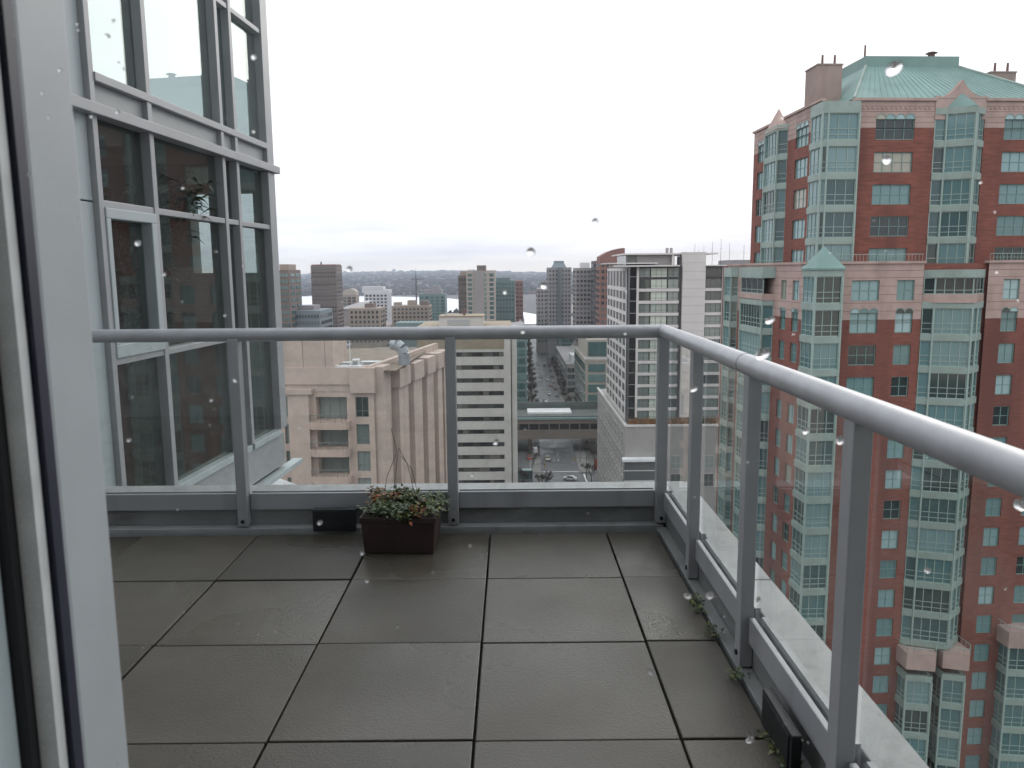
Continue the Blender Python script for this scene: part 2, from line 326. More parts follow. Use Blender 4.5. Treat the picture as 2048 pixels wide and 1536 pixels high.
# ================================================================== the balcony
FZ = EYE-1.36
bf = struct(MB().box(-3.4, .815, .72, 4.095, FZ-.25, FZ-.055).build('balcony_floor', M_dark))
XL = [-.12+.607*k for k in range(-6, 2)]+[.752]; YL = [.76]+[2.125+.612*k for k in range(-2, 3)]+[3.962]
YL = [.76, .901, 1.513, 2.125, 2.737, 3.349, 3.962]
for i in range(len(XL)-1):
    for j in range(len(YL)-1):
        x0, x1, y0, y1 = XL[i]+.004, XL[i+1]-.004, YL[j]+.004, YL[j+1]-.004
        dz = rnd.uniform(-.003, .003)
        MB().box(-(x1-x0)/2, (x1-x0)/2, -(y1-y0)/2, (y1-y0)/2, -.05, 0).build('paver', M_paver, bf, ((x0+x1)/2, (y0+y1)/2, FZ+dz), rnd.uniform(-.0015, .0015), bevel=.003)
# parapet: low upstand around the balcony with a metal coping
pw = thing('balcony_parapet', 'low grey parapet upstand with pale metal coping around the balcony', 'parapet', (0, 0, FZ))
MB().box(-3.4, .815, 4.095, 4.30, -.6, .11).build('far_upstand', M_curb, pw, bevel=.004)
MB().box(.8152, .97, .3, 4.30, -.6, .11).build('side_upstand', M_curb, pw, bevel=.004)
c = MB(); c.prism([(.868, .3), (1.0, .3), (1.0, 4.30), (.985, 4.33), (.95, 4.345), (.868, 4.345)], .112, .165); c.build('side_coping', M_cap, pw, bevel=.004)
MB().box(-3.4, .8675, 4.15, 4.345, .112, .165).build('far_coping', M_cap, pw, bevel=.004)
MB().box(-3.4, .80, 4.03, 4.094, -.05, .012).build('base_flashing', M_cap, pw, bevel=.003)
MB().box(.765, .8148, .72, 4.025, -.05, .004).build('side_gutter', M_curb, pw, bevel=.003)
for y in (1.2, 2.9): MB().box(.866, 1.002, y, y+.004, .1655, .167).build('coping_joint', M_curb, pw)
# railing
rl = thing('balcony_railing', 'grey metal balcony railing with round handrail, posts and clear glass panels', 'railing', (0, 0, FZ))
ZR = 1.36-.318; RR = .0345
def rail_tube(p0, p1, name):
    return MB().tube(p0, p1, RR, RR, 28).build(name, M_rail, rl, smooth=False)
cx, cy = .79, 4.06
def mitre():
    m = MB(); n = 28; rings = []
    for (px_, py_, dx, dy) in ((-3.0, cy, 1, 0), (cx, cy, 1, 1), (cx, .25, 0, -1)):
        ring = []
        for k in range(n):
            t = 2*math.pi*k/n; o_, z_ = RR*math.cos(t), RR*math.sin(t)
            if dx == 1 and dy == 0: p_ = (px_, py_+o_, ZR+z_)
            elif dx == 1: p_ = (px_+o_, py_+o_, ZR+z_)
            else: p_ = (px_+o_, py_, ZR+z_)
            ring.append(p_)
        rings.append(ring)
    for a, b in zip(rings, rings[1:]):
        for k in range(n):
            m.quad(a[k], a[(k+1)%n], b[(k+1)%n], b[k])
    return m
tr_ = mitre().build('handrail', M_rail, rl)
import bmesh
bm_ = bmesh.new(); bm_.from_mesh(tr_.data); bmesh.ops.remove_doubles(bm_, verts=bm_.verts, dist=1e-5); bmesh.ops.recalc_face_normals(bm_, faces=bm_.faces)
for f_ in bm_.faces: f_.smooth = True
for e_ in bm_.edges:
    if len(e_.link_faces) == 2 and e_.calc_face_angle(0) > .5: e_.smooth = False
bm_.to_mesh(tr_.data); bm_.free()
MB().tube((cx, 2.628, ZR), (cx, 2.631, ZR), RR+.0006, RR+.0006, 28).build('rail_joint', M_gasket, rl)
def post(x0, x1, y0, y1, z0, bolt):
    o = MB().box(x0, x1, y0, y1, z0, ZR-.018).build('post', M_alu, rl, bevel=.004)
    bx_, by_, ax = bolt
    m = MB()
    if ax == 'y': m.tube((bx_, by_, .05), (bx_, by_-.006, .05), .010, .010, 12)
    else: m.tube((bx_, by_, .05), (bx_-.006, by_, .05), .010, .010, 12)
    m.build('bolt', M_gasket, o); return o
FX = (-2.55, -1.438, -.318, .7875)
for x in FX: post(x-.027, x+.027, 4.028, 4.0935, .022, (x, 4.028, 'y'))
SY = (1.76, 2.55, 3.33)
for y in SY: post(.768, .8135, y-.03, y+.03, .008, (.768, y, 'x'))
post(.768, .8135, .95, 1.01, .008, (.768, .98, 'x'))
M_bal = clear_glass('balustrade glass', (0.955, 0.97, 0.96), 1.45, 0.02, 0.0, 0.16)
fx = list(FX)
for a, b in zip(fx, fx[1:]):
    MB().box(a+.03, b-.03, 4.0965, 4.14, .1125, .125).build('bottom_rail', M_alu, rl)
    MB().box(a+.03, b-.03, 4.075, 4.0945, .10, .19).build('glazing_channel', M_alu, rl, bevel=.003)
    MB().box(a+.03, b-.03, 4.116, 4.135, .125, .192).build('outer_channel', M_alu, rl)
    MB().box(a+.022, b-.022, 4.100, 4.110, .126, ZR-.02).build('pane', M_bal, rl)
sy = [.3, .98]+list(SY)+[4.06]
for a, b in zip(sy, sy[1:]):
    MB().box(.796, .8148, a+.035, b-.035, .10, .19).build('glazing_channel', M_alu, rl, bevel=.003)
    MB().box(.838, .857, a+.035, b-.035, .1125, .192).build('outer_channel', M_alu, rl)
    MB().box(.8205, .8305, a+.03, b-.03, .1125, ZR-.02).build('pane', M_bal, rl)
# dark drain boxes on the upstand
o = thing('drain_box', 'black plastic drain box on the upstand left of the brown planter', 'drain box', (-.945, 4.02, FZ))
MB().box(-.112, .112, -.03, .008, .004, .125).build('housing', M_pvc, o, bevel=.004)
MB().box(-.095, .095, -.034, -.0302, .014, .115).build('grille', M_dark, o)
o = thing('drain_box', 'black plastic drain box low on the right-hand upstand near the glass', 'drain box', (.768, 2.06, FZ))
MB().box(-.03, -.001, -.125, .125, .012, .125).build('housing', M_pvc, o, bevel=.004)
MB().box(-.034, -.0302, -.108, .108, .02, .115).build('grille', M_dark, o)
# planter
M_pl = mat('dark brown planter', (0.034, 0.017, 0.015), 0.6, 0.25, 8, bump=0.2, bscale=40)
M_soil = mat('soil', (0.025, 0.018, 0.013), 0.95, 0.3, 30)
po = thing('planter', 'dark brown rectangular planter standing on the pavers by the far railing', 'planter', (-.553, 3.80, FZ), R(-2))
p_ = MB(); W_, D_, H_ = .186, .15, .185
for z0, z1, a0, a1 in ((0, .155, .90, .97), (.155, H_, 1.0, 1.0)):
    i = len(p_.v)
    for z, q in ((z0, a0), (z1, a1)): p_.v += [(-W_*q, -D_*q, z), (W_*q, -D_*q, z), (W_*q, D_*q, z), (-W_*q, D_*q, z)]
    for f in ((0,1,5,4),(1,2,6,5),(2,3,7,6),(3,0,4,7),(0,3,2,1),(4,5,6,7)): p_.f.append(tuple(i+k for k in f)); p_.m.append(0)
p_.build('tub', M_pl, po, bevel=.004)
MB().box(-W_*.93, W_*.93, -D_*.93, D_*.93, H_+.0005, H_+.004).build('soil', M_soil, po)
M_leaf = [mat('green leaf', (0.055, 0.085, 0.03), 0.5, 0.35, 12, obj_var=.3), mat('grey-green leaf', (0.12, 0.16, 0.095), 0.55, 0.3, 12, obj_var=.3), mat('russet leaf', (0.25, 0.085, 0.03), 0.6, 0.35, 12, obj_var=.3), mat('yellow-green leaf', (0.14, 0.15, 0.035), 0.5, 0.3, 12, obj_var=.3)]
def leaf(mb, p, d, up, ln, wd, mi):
    d = Vector(d).normalized(); s_ = d.cross(Vector(up)).normalized(); n = s_.cross(d); p = Vector(p)
    b, t = p, p+d*ln+n*(-.25*ln); m1, m2 = p+d*(.35*ln)+s_*wd+n*.12*ln, p+d*(.35*ln)-s_*wd+n*.12*ln; c1 = p+d*(.45*ln)+n*.02*ln
    mb.poly([b, m1, c1], mi); mb.poly([b, c1, m2], mi); mb.poly([m1, t, c1], mi); mb.poly([c1, t, m2], mi)
pl = thing('bedding_plant', 'low bushy green and russet plant filling the brown planter', 'plant', (-.553, 3.80, FZ+.185), R(-2))
lb = random.Random(5)
for gi in range(46):
    m = MB(); cx_, cy_ = lb.uniform(-.178, .178), -.145+.28*((gi*.618)%1)
    russ = (cx_ < -.03 and cy_ > .0 and lb.random() < .7) or (cx_ > .04 and cx_ < .13 and cy_ < 0 and lb.random() < .7)
    for k in range(60):
        a = lb.uniform(0, 6.28); t = lb.uniform(.1, 1.1); h = lb.uniform(-.015, .045)+(.03 if cx_ < .05 and cy_ > 0 else 0)
        p0 = (cx_+lb.gauss(0, .022), cy_+lb.gauss(0, .02), h)
        leaf(m, p0, (math.cos(a)*t, math.sin(a)*t, lb.uniform(-.2, .6)), (0, 0, 1), lb.uniform(.015, .030), lb.uniform(.007, .012), (2 if lb.random() < .8 else 3) if russ else lb.choice((0, 0, 1, 1, 3)))
    m.build('foliage', M_leaf, pl)
M_twig = mat('bare brown twig', (0.07, 0.05, 0.04), 0.8, 0.3, 40)
for pts in ([(-.10, .0, .0), (-.075, 0, .16), (-.02, 0, .29), (-.028, 0, .335), (-.045, 0, .41)], [(-.055, .01, .0), (-.03, .01, .19), (-.014, .01, .30)], [(-.012, .005, .31), (.03, 0, .23), (.058, 0, .10), (.085, 0, .02)], [(.0, .0, .27), (.05, .01, .2), (.075, .01, .08)]):
    m = MB()
    for a, b in zip(pts, pts[1:]): m.tube(a, b, .0016, .0013, 6)
    m.build('twig', M_twig, pl)
# weeds in the gutter
for k, (y, sp, lab) in enumerate(((3.02, .10, 'small green weed in the gutter beside the farthest side post'), (2.78, .07, 'tiny weed tuft growing in the right-hand gutter joint'), (2.45, .05, 'sparse weed at the foot of the middle side post'), (1.98, .22, 'leafy weed patch under the black drain box on the right'))):
    wv = thing('weed', lab, 'plant', (.755, y, FZ), 0, 'weeds in the balcony gutter'); m = MB()
    for q in range(int(70*sp/.1)):
        a = lb.uniform(0, 6.28)
        leaf(m, (lb.gauss(-.01, .014), lb.uniform(-sp, sp)*.7, lb.uniform(.0, .03)), (math.cos(a)-.4, math.sin(a), lb.uniform(.1, .9)), (0, 0, 1), lb.uniform(.010, .024)*(1.4 if k == 3 else 1), lb.uniform(.004, .009), lb.choice((0, 0, 0, 3)))
    m.build('foliage', M_leaf, wv)

# ================================================================== the window we look through
wd = thing('window', 'large fixed window with grey jamb and rain drops that the view is seen through', 'window', (0, 0, EYE))
Z0, Z1 = -1.3, 1.3
MB().box(-.60, -.413, .50, .606, Z0, Z1).build('inner_frame', M_jamb2, wd, bevel=.003)
MB().box(-.60, -.4045, .6065, .615, Z0, Z1).build('inner_gasket', M_dark, wd)
sp_ = MB().box(-.4045, -.389, .617, .629, Z0, Z1).build('spacer_bar', M_spacer, wd)
hm = MB()
z = Z0+.01
while z < Z1:
    for x in (-.4005, -.393):
        hm.box(x-.0005, x+.0005, .6164, .617, z-.0006, z+.0006)
    z += .0098
tag(hm.build('perforation', M_hole, sp_), kind='stuff')
MB().box(-.60, -.3845, .632, .645, Z0, Z1).build('outer_gasket', M_gasket, wd)
MB().box(-.60, -.3845, .6455, .722, Z0, Z1).build('outer_jamb', M_jamb, wd, bevel=.004)
M_pane = bpy.data.materials.new('clean window glass'); M_pane.use_nodes = True; t = M_pane.node_tree; t.nodes.clear()
o_ = t.nodes.new('ShaderNodeOutputMaterial'); tb = t.nodes.new('ShaderNodeBsdfTransparent'); tb.inputs[0].default_value = (.975, .985, .98, 1); t.links.new(tb.outputs[0], o_.inputs[0])
pn = MB(); pn.quad((-.404, .6305, Z0), (2.4, .6305, Z0), (2.4, .6305, Z1), (-.404, .6305, Z1)); pn.build('pane', M_pane, wd)
M_drop = bpy.data.materials.new('rain water drop'); M_drop.use_nodes = True; t = M_drop.node_tree; t.nodes.clear()
o_ = t.nodes.new('ShaderNodeOutputMaterial'); gb = t.nodes.new('ShaderNodeBsdfGlass'); gb.inputs['IOR'].default_value = 1.33; gb.inputs['Roughness'].default_value = 0.02; t.links.new(gb.outputs[0], o_.inputs[0])
def drop_mesh(fl):
    m = MB(); n, k = 16, 6; rings = []
    for j in range(k+1):
        ph = (math.pi/2)*j/k; r_ = math.cos(ph); y_ = math.sin(ph)*fl
        rings.append([(r_*math.cos(2*math.pi*i/n), y_, r_*math.sin(2*math.pi*i/n)) for i in range(n)] if j < k else [(0, y_, 0)])
    for j in range(k):
        for i in range(n):
            if j < k-1: m.quad(rings[j][i], rings[j+1][i], rings[j+1][(i+1)%n], rings[j][(i+1)%n])
            else: m.poly([rings[j][i], rings[k][0], rings[j][(i+1)%n]])
    m.poly([p for p in rings[0]])
    me = m.mesh('rain_drop', M_drop, True); bm2 = bmesh.new(); bm2.from_mesh(me); bmesh.ops.remove_doubles(bm2, verts=bm2.verts, dist=1e-5); bmesh.ops.recalc_face_normals(bm2, faces=bm2.faces); bm2.to_mesh(me); bm2.free()
    return me
DM = drop_mesh(.36)
DR = [(1788,138,26),(1773,320,20),(1540,640,19),(1525,708,22),(1190,443,11),(1062,503,12),(1088,571,16),(699,538,14),(619,73,6),(811,133,4),(799,172,4),(690,190,3),(646,156,3),(1388,777,12),(1612,862,14),(1680,880,16),(992,884,11),(1046,663,8),(1010,583,8),(276,486,10),(329,548,8),(725,1106,10),(734,1160,8),(795,1252,6),(940,1090,6),(1420,1190,14),(1375,1192,12),(1516,1200,12),(1300,1343,11),(1500,1480,14),(215,72,9),(226,42,7),(237,125,6),(247,138,5),(236,224,7),(183,233,7),(155,48,6),(157,60,4),(120,140,7),(508,114,10),(508,263,8),(366,376,6),(28,69,3),(85,186,5),(98,236,4),(58,348,5),(145,453,4),(258,880,7),(423,800,6),(420,850,4),(470,760,8),(640,1045,10),(945,950,6),(2040,1010,22),(1855,1140,14),(450,630,5),(486,530,5),(433,503,4),(640,920,4),(700,790,3),(1180,230,3),(1320,380,3),(960,310,3),(1440,300,3),(905,88,3)]
dq = random.Random(77)
for k in range(90): DR.append((dq.uniform(150, 2040), dq.uniform(10, 1530), dq.choice((2, 2, 3, 3, 4))))
for px_, py_, s_ in DR:
    P_ = atY(px_, py_, .6315)
    o = inst(DM, 'rain_drop', wd, (P_.x, P_.y, P_.z-EYE)); q = s_/2/FPX*.63*1.15
    o.scale = (q*rnd.uniform(.7, 1.15), q*rnd.uniform(.6, 1), q*rnd.uniform(.6, 1.3)); o.rotation_euler = (0, rnd.uniform(0, 6.28), 0)
# own building: facade around the window, room behind, storeys above and below
ow = thing('own_tower', 'grey tower whose upper room and balcony the view is taken from', 'building', (0, 0, EYE))
MB().box(-14, -.601, .50, .70, -68, 24).build('facade_left', M_jamb, ow)
MB().box(2.4, 14, .50, .70, -68, 24).build('facade_right', M_jamb, ow)
MB().box(-.6, 2.399, .50, .70, 1.3, 24).build('facade_top', M_jamb, ow)
MB().box(-.6, 2.399, .50, .70, -68, -1.301).build('facade_bottom', M_jamb, ow)
MB().box(-4, 2.7, -5, .499, -1.5, -1.4).build('room_floor', M_carpet, ow)
MB().box(-4, 2.7, -5, .499, 1.312, 1.4).build('room_ceiling', M_int, ow)
MB().box(-4, 2.7, -5.1, -5.001, -1.4, 1.3).build('room_back', M_int, ow)
MB().box(-4.1, -4.001, -5, .499, -1.4, 1.3).build('room_side', M_int, ow)
for y_ in (-4.6, -3.2, -1.8, -.4): MB().box(2.62, 2.68, y_, y_+.06, -1.4, 1.31).build('added_side_mullion', M_jamb, ow)  # unseen glazed side wall, added to let daylight onto the window frame
pn2 = MB(); pn2.quad((2.65, -5, -1.4), (2.65, .499, -1.4), (2.65, .499, 1.31), (2.65, -5, 1.31)); pn2.build('added_side_pane', M_pane, ow)
# ================================================================== the glazed wing on the left
M_cw = mat('grey curtain wall frame', (0.37, 0.375, 0.385), 0.42, 0.05, 4, bump=0.02, bscale=200)
M_cwp = mat('grey spandrel panel', (0.34, 0.355, 0.36), 0.45, 0.05, 2)
M_cwl = mat('pale blue-grey corner panel', (0.42, 0.47, 0.48), 0.5, 0.04, 2)
M_cwg = clear_glass('coated curtain wall glass', (0.62, 0.675, 0.665), 1.6, 0.02, 0.0, 0.07, 0.04, (0.76, 0.82, 0.81))
M_white = mat('white membrane roof', (0.66, 0.68, 0.70), 0.7, 0.08, 2, stain=((0.40, 0.41, 0.42), 2, 0.58, (1, 1, 1)))
wa = math.degrees(math.atan2(3.1, .23))
wg = thing('glazed_wing', 'glass and grey metal corner wing beside the balcony with a dark room inside', 'building', (-2.67, 4.95, EYE), 0)
F = Fac(wg, 0, 0, wa)
def fbox(name, m, u0, u1, d0, d1, z0, z1, par=None, bevel=.004):
    mb = MB(); F.box(mb, u0, u1, d0, d1, z0, z1); return mb.build(name, m, par or wg, bevel=bevel)
fbox('corner_panel', M_cwl, -1.6, .20, -.12, -.02, -1.62, .455); fbox('corner_panel', M_cwl, -1.6, .20, -.12, -.02, .465, 1.06); fbox('corner_panel', M_cwl, -1.6, .20, -.12, -.02, 1.07, 4.6)
for z0, z1 in ((-1.62, 1.0), (1.07, 4.6)):
    for u, wdt in ((.20, .055), (.885, .06), (2.085, .06), (2.375, .06)):
        fbox('mullion', M_cw, u, u+wdt, -.13, .02, z0, z1)
fbox('corner_post', M_cw, 3.12, 3.29, -.15, .025, -1.62, .995); fbox('corner_post', M_cw, 3.12, 3.29, -.15, .025, 1.075, 4.6)
fbox('floor_band', M_cw, -.1, 3.36, -.1, .06, 1.0, 1.07)
fbox('sill', M_cw, .255, 3.12, -.1, .03, 1.215, 1.27)
bays_ = ((.255, .885), (.945, 2.085), (2.145, 2.375), (2.435, 3.12))
for a, b in bays_:
    fbox('spandrel_panel', M_cwp, a, b, -.09, -.02, 1.071, 1.214)
    fbox('transom', M_cw, a, b, -.1, .012, .43, .475)
    fbox('transom', M_cw, a, b, -.1, .012, -.605, -.56)
    fbox('base_sill', M_cwl, a, b, -.1, .02, -1.68, -1.622)
    for z0, z1 in ((-1.62, -.606), (-.559, .429), (.476, .999), (1.271, 4.6)):
        if (a, z0) in ((.255, -.559),): continue
        fbox('pane', M_cwg, a, b, -.062, -.05, z0, z1, bevel=0)
for a, b in bays_[2:]: fbox('transom', M_cw, a, b, -.1, .012, 2.30, 2.345)
# the opening sash in the first bay
sh = MB(); a, b, z0, z1 = .255, .885, -.559, .429
for q in ((a, b, z0, z0+.09), (a, b, z1-.07, z1), (a, a+.05, z0+.09, z1-.07), (b-.07, b, z0+.09, z1-.07)): F.box(sh, q[0], q[1], -.09, .03, q[2], q[3])
sh.build('opening_sash', M_cwl, wg, bevel=.006); fbox('pane', M_cwg, a+.05, b-.07, -.062, -.05, z0+.09, z1-.07, bevel=0)
fbox('lower_spandrel', M_cwp, -.1, 3.28, -.1, -.01, -2.02, -1.682)
fbox('base_flashing', M_cwl, -.1, 3.62, -.05, .06, -2.10, -2.05)
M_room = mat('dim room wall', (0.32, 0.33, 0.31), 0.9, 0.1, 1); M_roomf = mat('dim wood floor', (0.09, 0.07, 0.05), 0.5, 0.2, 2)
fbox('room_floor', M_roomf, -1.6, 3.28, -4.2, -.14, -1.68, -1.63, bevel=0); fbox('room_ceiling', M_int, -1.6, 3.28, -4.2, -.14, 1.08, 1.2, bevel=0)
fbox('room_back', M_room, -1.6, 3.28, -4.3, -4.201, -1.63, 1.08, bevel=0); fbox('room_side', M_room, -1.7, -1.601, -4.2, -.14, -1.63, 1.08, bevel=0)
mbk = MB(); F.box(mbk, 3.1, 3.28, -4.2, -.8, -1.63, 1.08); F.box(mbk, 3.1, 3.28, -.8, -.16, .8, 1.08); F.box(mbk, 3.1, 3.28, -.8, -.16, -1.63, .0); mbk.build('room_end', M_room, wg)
fbox('wing_base', M_cwp, -1.6, 3.2, -4.3, -1.3, -68, -2.103, bevel=0); fbox('soffit', M_dark, -1.6, 3.2, -1.3, -.06, -2.10, -2.03, bevel=0)  # black soffit colour paints in the shade under the flashing
fbox('back_frame', M_cw, -1.0, 3.2, -4.0, -3.95, 1.95, 2.03, bevel=0)
lr = thing('ledge_roof', 'white flat ledge roof just below the far end of the balcony', 'roof', (0, 0, EYE))
m = MB(); m.prism([(-3.7, 5.6), (-1.2, 5.6), (-1.95, 7.95), (-2.95, 8.95), (-3.3, 9.3), (-3.7, 9.3)], -2.42, -2.30); m.build('roof_deck', M_white, lr, bevel=.01)
m = MB(); m.prism([(-3.5, 5.7), (-1.4, 5.7), (-2.1, 7.85), (-3.0, 8.7), (-3.5, 9.0)], -68, -2.421); m.build('wall', M_cwp, lr)
# houseplant in the wing
hp = thing('house_plant', 'tall dark leafy plant in a rounded brown pot behind the wing glass', 'plant', Fac(None, -2.67, 4.95, wa).P(1.55, -.50, EYE-1.63))
m = MB(); pr_ = [(.13, 0), (.21, .12), (.25, .3), (.25, .5), (.2, .68), (.17, .72)]
for (r0, z0), (r1, z1) in zip(pr_, pr_[1:]): m.tube((0, 0, z0), (0, 0, z1), r0, r1, 20, cap=False)
m.build('pot', mat('glazed brown pot', (0.10, 0.045, 0.03), 0.35, 0.2, 4), hp, smooth=True)
m = MB(); st = []
for k in range(7):
    a = k*.9; p0 = Vector((0, 0, .7)); 
    for q in range(5):
        p1 = p0+Vector((math.cos(a)*.045*q, math.sin(a)*.045*q, .31)); m.tube(p0, p1, .012, .009, 5); p0 = p1; st.append(p0.copy())
m.build('stem', M_twig, hp)
m = MB()
for p0 in st:
    for k in range(40 if p0.z > 1.3 else 10):
        a = lb.uniform(0, 6.28); leaf(m, p0+Vector((lb.gauss(0, .07), lb.gauss(0, .07), lb.gauss(0, .08))), (math.cos(a), math.sin(a), lb.uniform(-.5, .4)), (0, 0, 1), lb.uniform(.09, .18), lb.uniform(.014, .026), 0)
m.build('foliage', [mat('dark indoor leaf', (0.03, 0.05, 0.025), 0.5, 0.3, 6)], hp)

# ================================================================== the red brick tower
M_brick = mat('red brick', (0.195, 0.070, 0.053), 0.85, 0.26, 1.6, bump=0.3, bscale=14, stretch=(.6, .6, 4.5), stain=((0.105, 0.042, 0.034), 0.4, 0.46, (1, 1, .12)))
M_pink = mat('pale pink precast stone', (0.40, 0.295, 0.265), 0.8, 0.12, 0.8, stain=((0.25, 0.185, 0.16), 0.5, 0.52, (1, 1, .4)))
M_joint = mat('dark precast joint', (0.16, 0.10, 0.09), 0.9, 0.1)
M_band = mat('pale green metal band', (0.26, 0.335, 0.305), 0.55, 0.12, 0.6, stain=((0.20, 0.245, 0.215), 0.7, 0.5, (1, 1, .5)))
M_teal = mat('teal window frame', (0.16, 0.27, 0.25), 0.5, 0.08)
M_tealp = mat('pale green bay frame', (0.28, 0.37, 0.34), 0.5, 0.08)
M_cop = mat('weathered copper roof', (0.15, 0.255, 0.235), 0.55, 0.14, 0.5, stretch=(1, 1, 1), stain=((0.20, 0.30, 0.28), 0.3, 0.5, (1, 1, .4)))
M_chim = mat('buff concrete chimney', (0.30, 0.235, 0.21), 0.9, 0.12, 0.5, stain=((0.20, 0.16, 0.14), 0.4, 0.52, (2, 2, .3)))
G_red = glass_front('teal tinted glass with blinds', [(0, (0.02, 0.032, 0.034)), (.18, (0.14, 0.25, 0.26)), (.40, (0.21, 0.34, 0.355)), (.58, (0.11, 0.20, 0.205)), (.74, (0.30, 0.43, 0.45)), (.95, (0.34, 0.33, 0.27))])  # last stop paints a warm lit room into a few panes
G_bay = glass_front('teal bay glass', [(0, (0.03, 0.05, 0.05)), (.18, (0.075, 0.155, 0.16)), (.40, (0.115, 0.215, 0.225)), (.62, (0.045, 0.09, 0.095)), (.80, (0.16, 0.265, 0.275))])
rt = thing('brick_tower', 'red brick apartment tower with pale pink trim, teal bay windows and green copper roof', 'building', (28, 66.5, EYE), R(3))
SH = 2.745
ZT = lambda k: 9.90-SH*k                       # top of the window row k
WH = 1.72
rec = .14
def slots(rows, cols): return [(a, b, ZT(k)-WH, ZT(k)) for k in rows for a, b in cols]
def fac_windows(F, rows, cols, nxs):
    for k in rows:
        for (a, b), n in zip(cols, nxs): window(F, a, ZT(k)-WH, b-a, WH, n, [.5], M_teal, G_red, -rec+.02, t=.07)
def arches(F, z, a, b, n):
    """round-headed lights over a window"""
    wdt = (b-a)/n
    for i in range(n):
        m = MB(); r_ = wdt*.46; c_ = a+wdt*(i+.5); pts = [F.P(c_+r_*math.cos(math.pi*q/8), .015, z+r_*math.sin(math.pi*q/8)) for q in range(9)]
        m.poly(pts, 0)
        for q in range(8):
            p0, p1 = (r_*math.cos(math.pi*q/8), r_*math.sin(math.pi*q/8)), (r_*math.cos(math.pi*(q+1)/8), r_*math.sin(math.pi*(q+1)/8))
            m.quad(F.P(c_+p0[0], .05, z+p0[1]), F.P(c_+p0[0]*1.16, .05, z+p0[1]*1.16), F.P(c_+p1[0]*1.16, .05, z+p1[1]*1.16), F.P(c_+p1[0], .05, z+p1[1]), 1)
        m.build('arched_light', [G_red, M_teal], F.p)
mat('dark shop glass', (0.02, 0.03, 0.032), 0.12, 0.1)
def joints(F, u0, u1, zs, ops=()):
    mb = MB()
    for z in zs:
        cuts = sorted((o[0], o[1]) for o in ops if o[2] < z < o[3]); a = u0
        for c0, c1 in cuts+[(u1, u1)]:
            if c0 > a: F.box(mb, a, min(c0, u1), -.02, .006, z, z+.035)
            a = max(a, c1)
    if mb.v: mb.build('stone_joint', M_joint, F.p)
def bay(parent, path, k0, k1, hg=2.2, gm=None, rows=(.2, .42), top=None, name='bay_window'):
    """glazed bay: path of (x, y) corners seen from outside left to right; storeys k0..k1-1"""
    gm = gm or G_bay; segs = []
    for (x0, y0), (x1, y1) in zip(path, path[1:]):
        ln = math.hypot(x1-x0, y1-y0); segs.append((Fac(parent, x0, y0, math.degrees(math.atan2(y1-y0, x1-x0))), ln))
    z1, z0 = ZT(k0)+.36, ZT(k1-1)-hg-.14
    bm_ = MB()
    for Fq, ln in segs: Fq.box(bm_, -.03, ln+.03, -.25, .05, 0, SH-hg)
    me = bm_.mesh('bay_band', M_band)
    for k in range(k0, k1):
        zg = ZT(k)+.36-hg
        inst(me, 'bay_band', parent, (0, 0, zg-(SH-hg)))
        for Fq, ln in segs:
            n = max(1, round(ln/.8)); window(Fq, 0, zg, ln, hg, n, list(rows), M_tealp, gm, -.05, name, t=.075)
    inst(me, 'bay_band', parent, (0, 0, z1))
    for x, y in path[1:-1]: MB().box(x-.07, x+.07, y-.07, y+.07, z0, z1).build('corner_post', M_tealp, parent)
    return z1
# ---- upper shaft
UF = Fac(rt, 0, 3.5, 0); UL = Fac(rt, -1.0, 0, -90)
colsF = [(3.78, 7.23), (15.27, 18.7)]; rowsU = range(-1, 5)
opsF = slots(rowsU, colsF)
for a, b in ((1.9, 9.0), (13.45, 22)):
    m = MB(); UF.wall(m, a, b, -.5, 11.9, opsF, rec); m.build('brick_wall', M_brick, rt)
    m = MB(); UF.wall(m, a, b, 11.9, 14.15, opsF, rec); m.build('stone_frieze', M_pink, rt)
fac_windows(UF, rowsU, colsF, [4, 4])
for a, b in colsF: arches(UF, ZT(-1), a, b, 4)
joints(UF, 1.9, 9.0, (11.9, 12.35, 12.8, 13.25, 13.7), [(a, b, 0, 13.1) for a, b in colsF]); joints(UF, 13.45, 22, (11.9, 12.35, 12.8, 13.25, 13.7), [(a, b, 0, 13.1) for a, b in colsF])
m = MB()
for u in [x*.42 for x in range(5, 21)]+[x*.42 for x in range(33, 52)]: UF.box(m, u, u+.2, 0, .07, 13.5, 13.66)
m.build('dentil', M_pink, rt)
m = MB(); UF.box(m, 1.7, 9.0, -.3, .18, 14.15, 14.38); UF.box(m, 13.45, 22.2, -.3, .18, 14.15, 14.38); UF.box(m, 9.0, 13.45, -.3, -.01, 12.6, 14.38); m.build('cornice', M_pink, rt)
colsL = [(-8.9, -6.1), (-18.6, -15.9)]
opsL = slots(rowsU, colsL)
m = MB(); UL.wall(m, -19.8, -3.5, -.5, 11.9, opsL, rec); m.build('brick_wall', M_brick, rt)
m = MB(); UL.wall(m, -19.8, -3.5, 11.9, 14.15, opsL, rec); m.build('stone_frieze', M_pink, rt)
m = MB(); UL.box(m, -20, -3.5, -.3, .15, 14.15, 14.36); m.build('cornice', M_pink, rt)
fac_windows(UL, rowsU, colsL, [3, 3])
for a, b in colsL: arches(UL, ZT(-1), a, b, 3)
joints(UL, -19.8, -3.5, (11.9, 12.35, 12.8, 13.25, 13.7), [(a, b, 0, 13.1) for a, b in colsL])
m = MB(); m.box(-.6, 21.9, 3.9, 19.7, -.5, 14.0); m.box(21.9, 22, 3.51, 19.7, -.5, 14.1); m.build('core', M_brick, rt)
bay(rt, [(-1.15, 5.4), (-1.15, 3.0), (-.75, 2.75), (1.95, 2.75), (2.2, 3.5)], -1, 5, rows=(.2, .42))
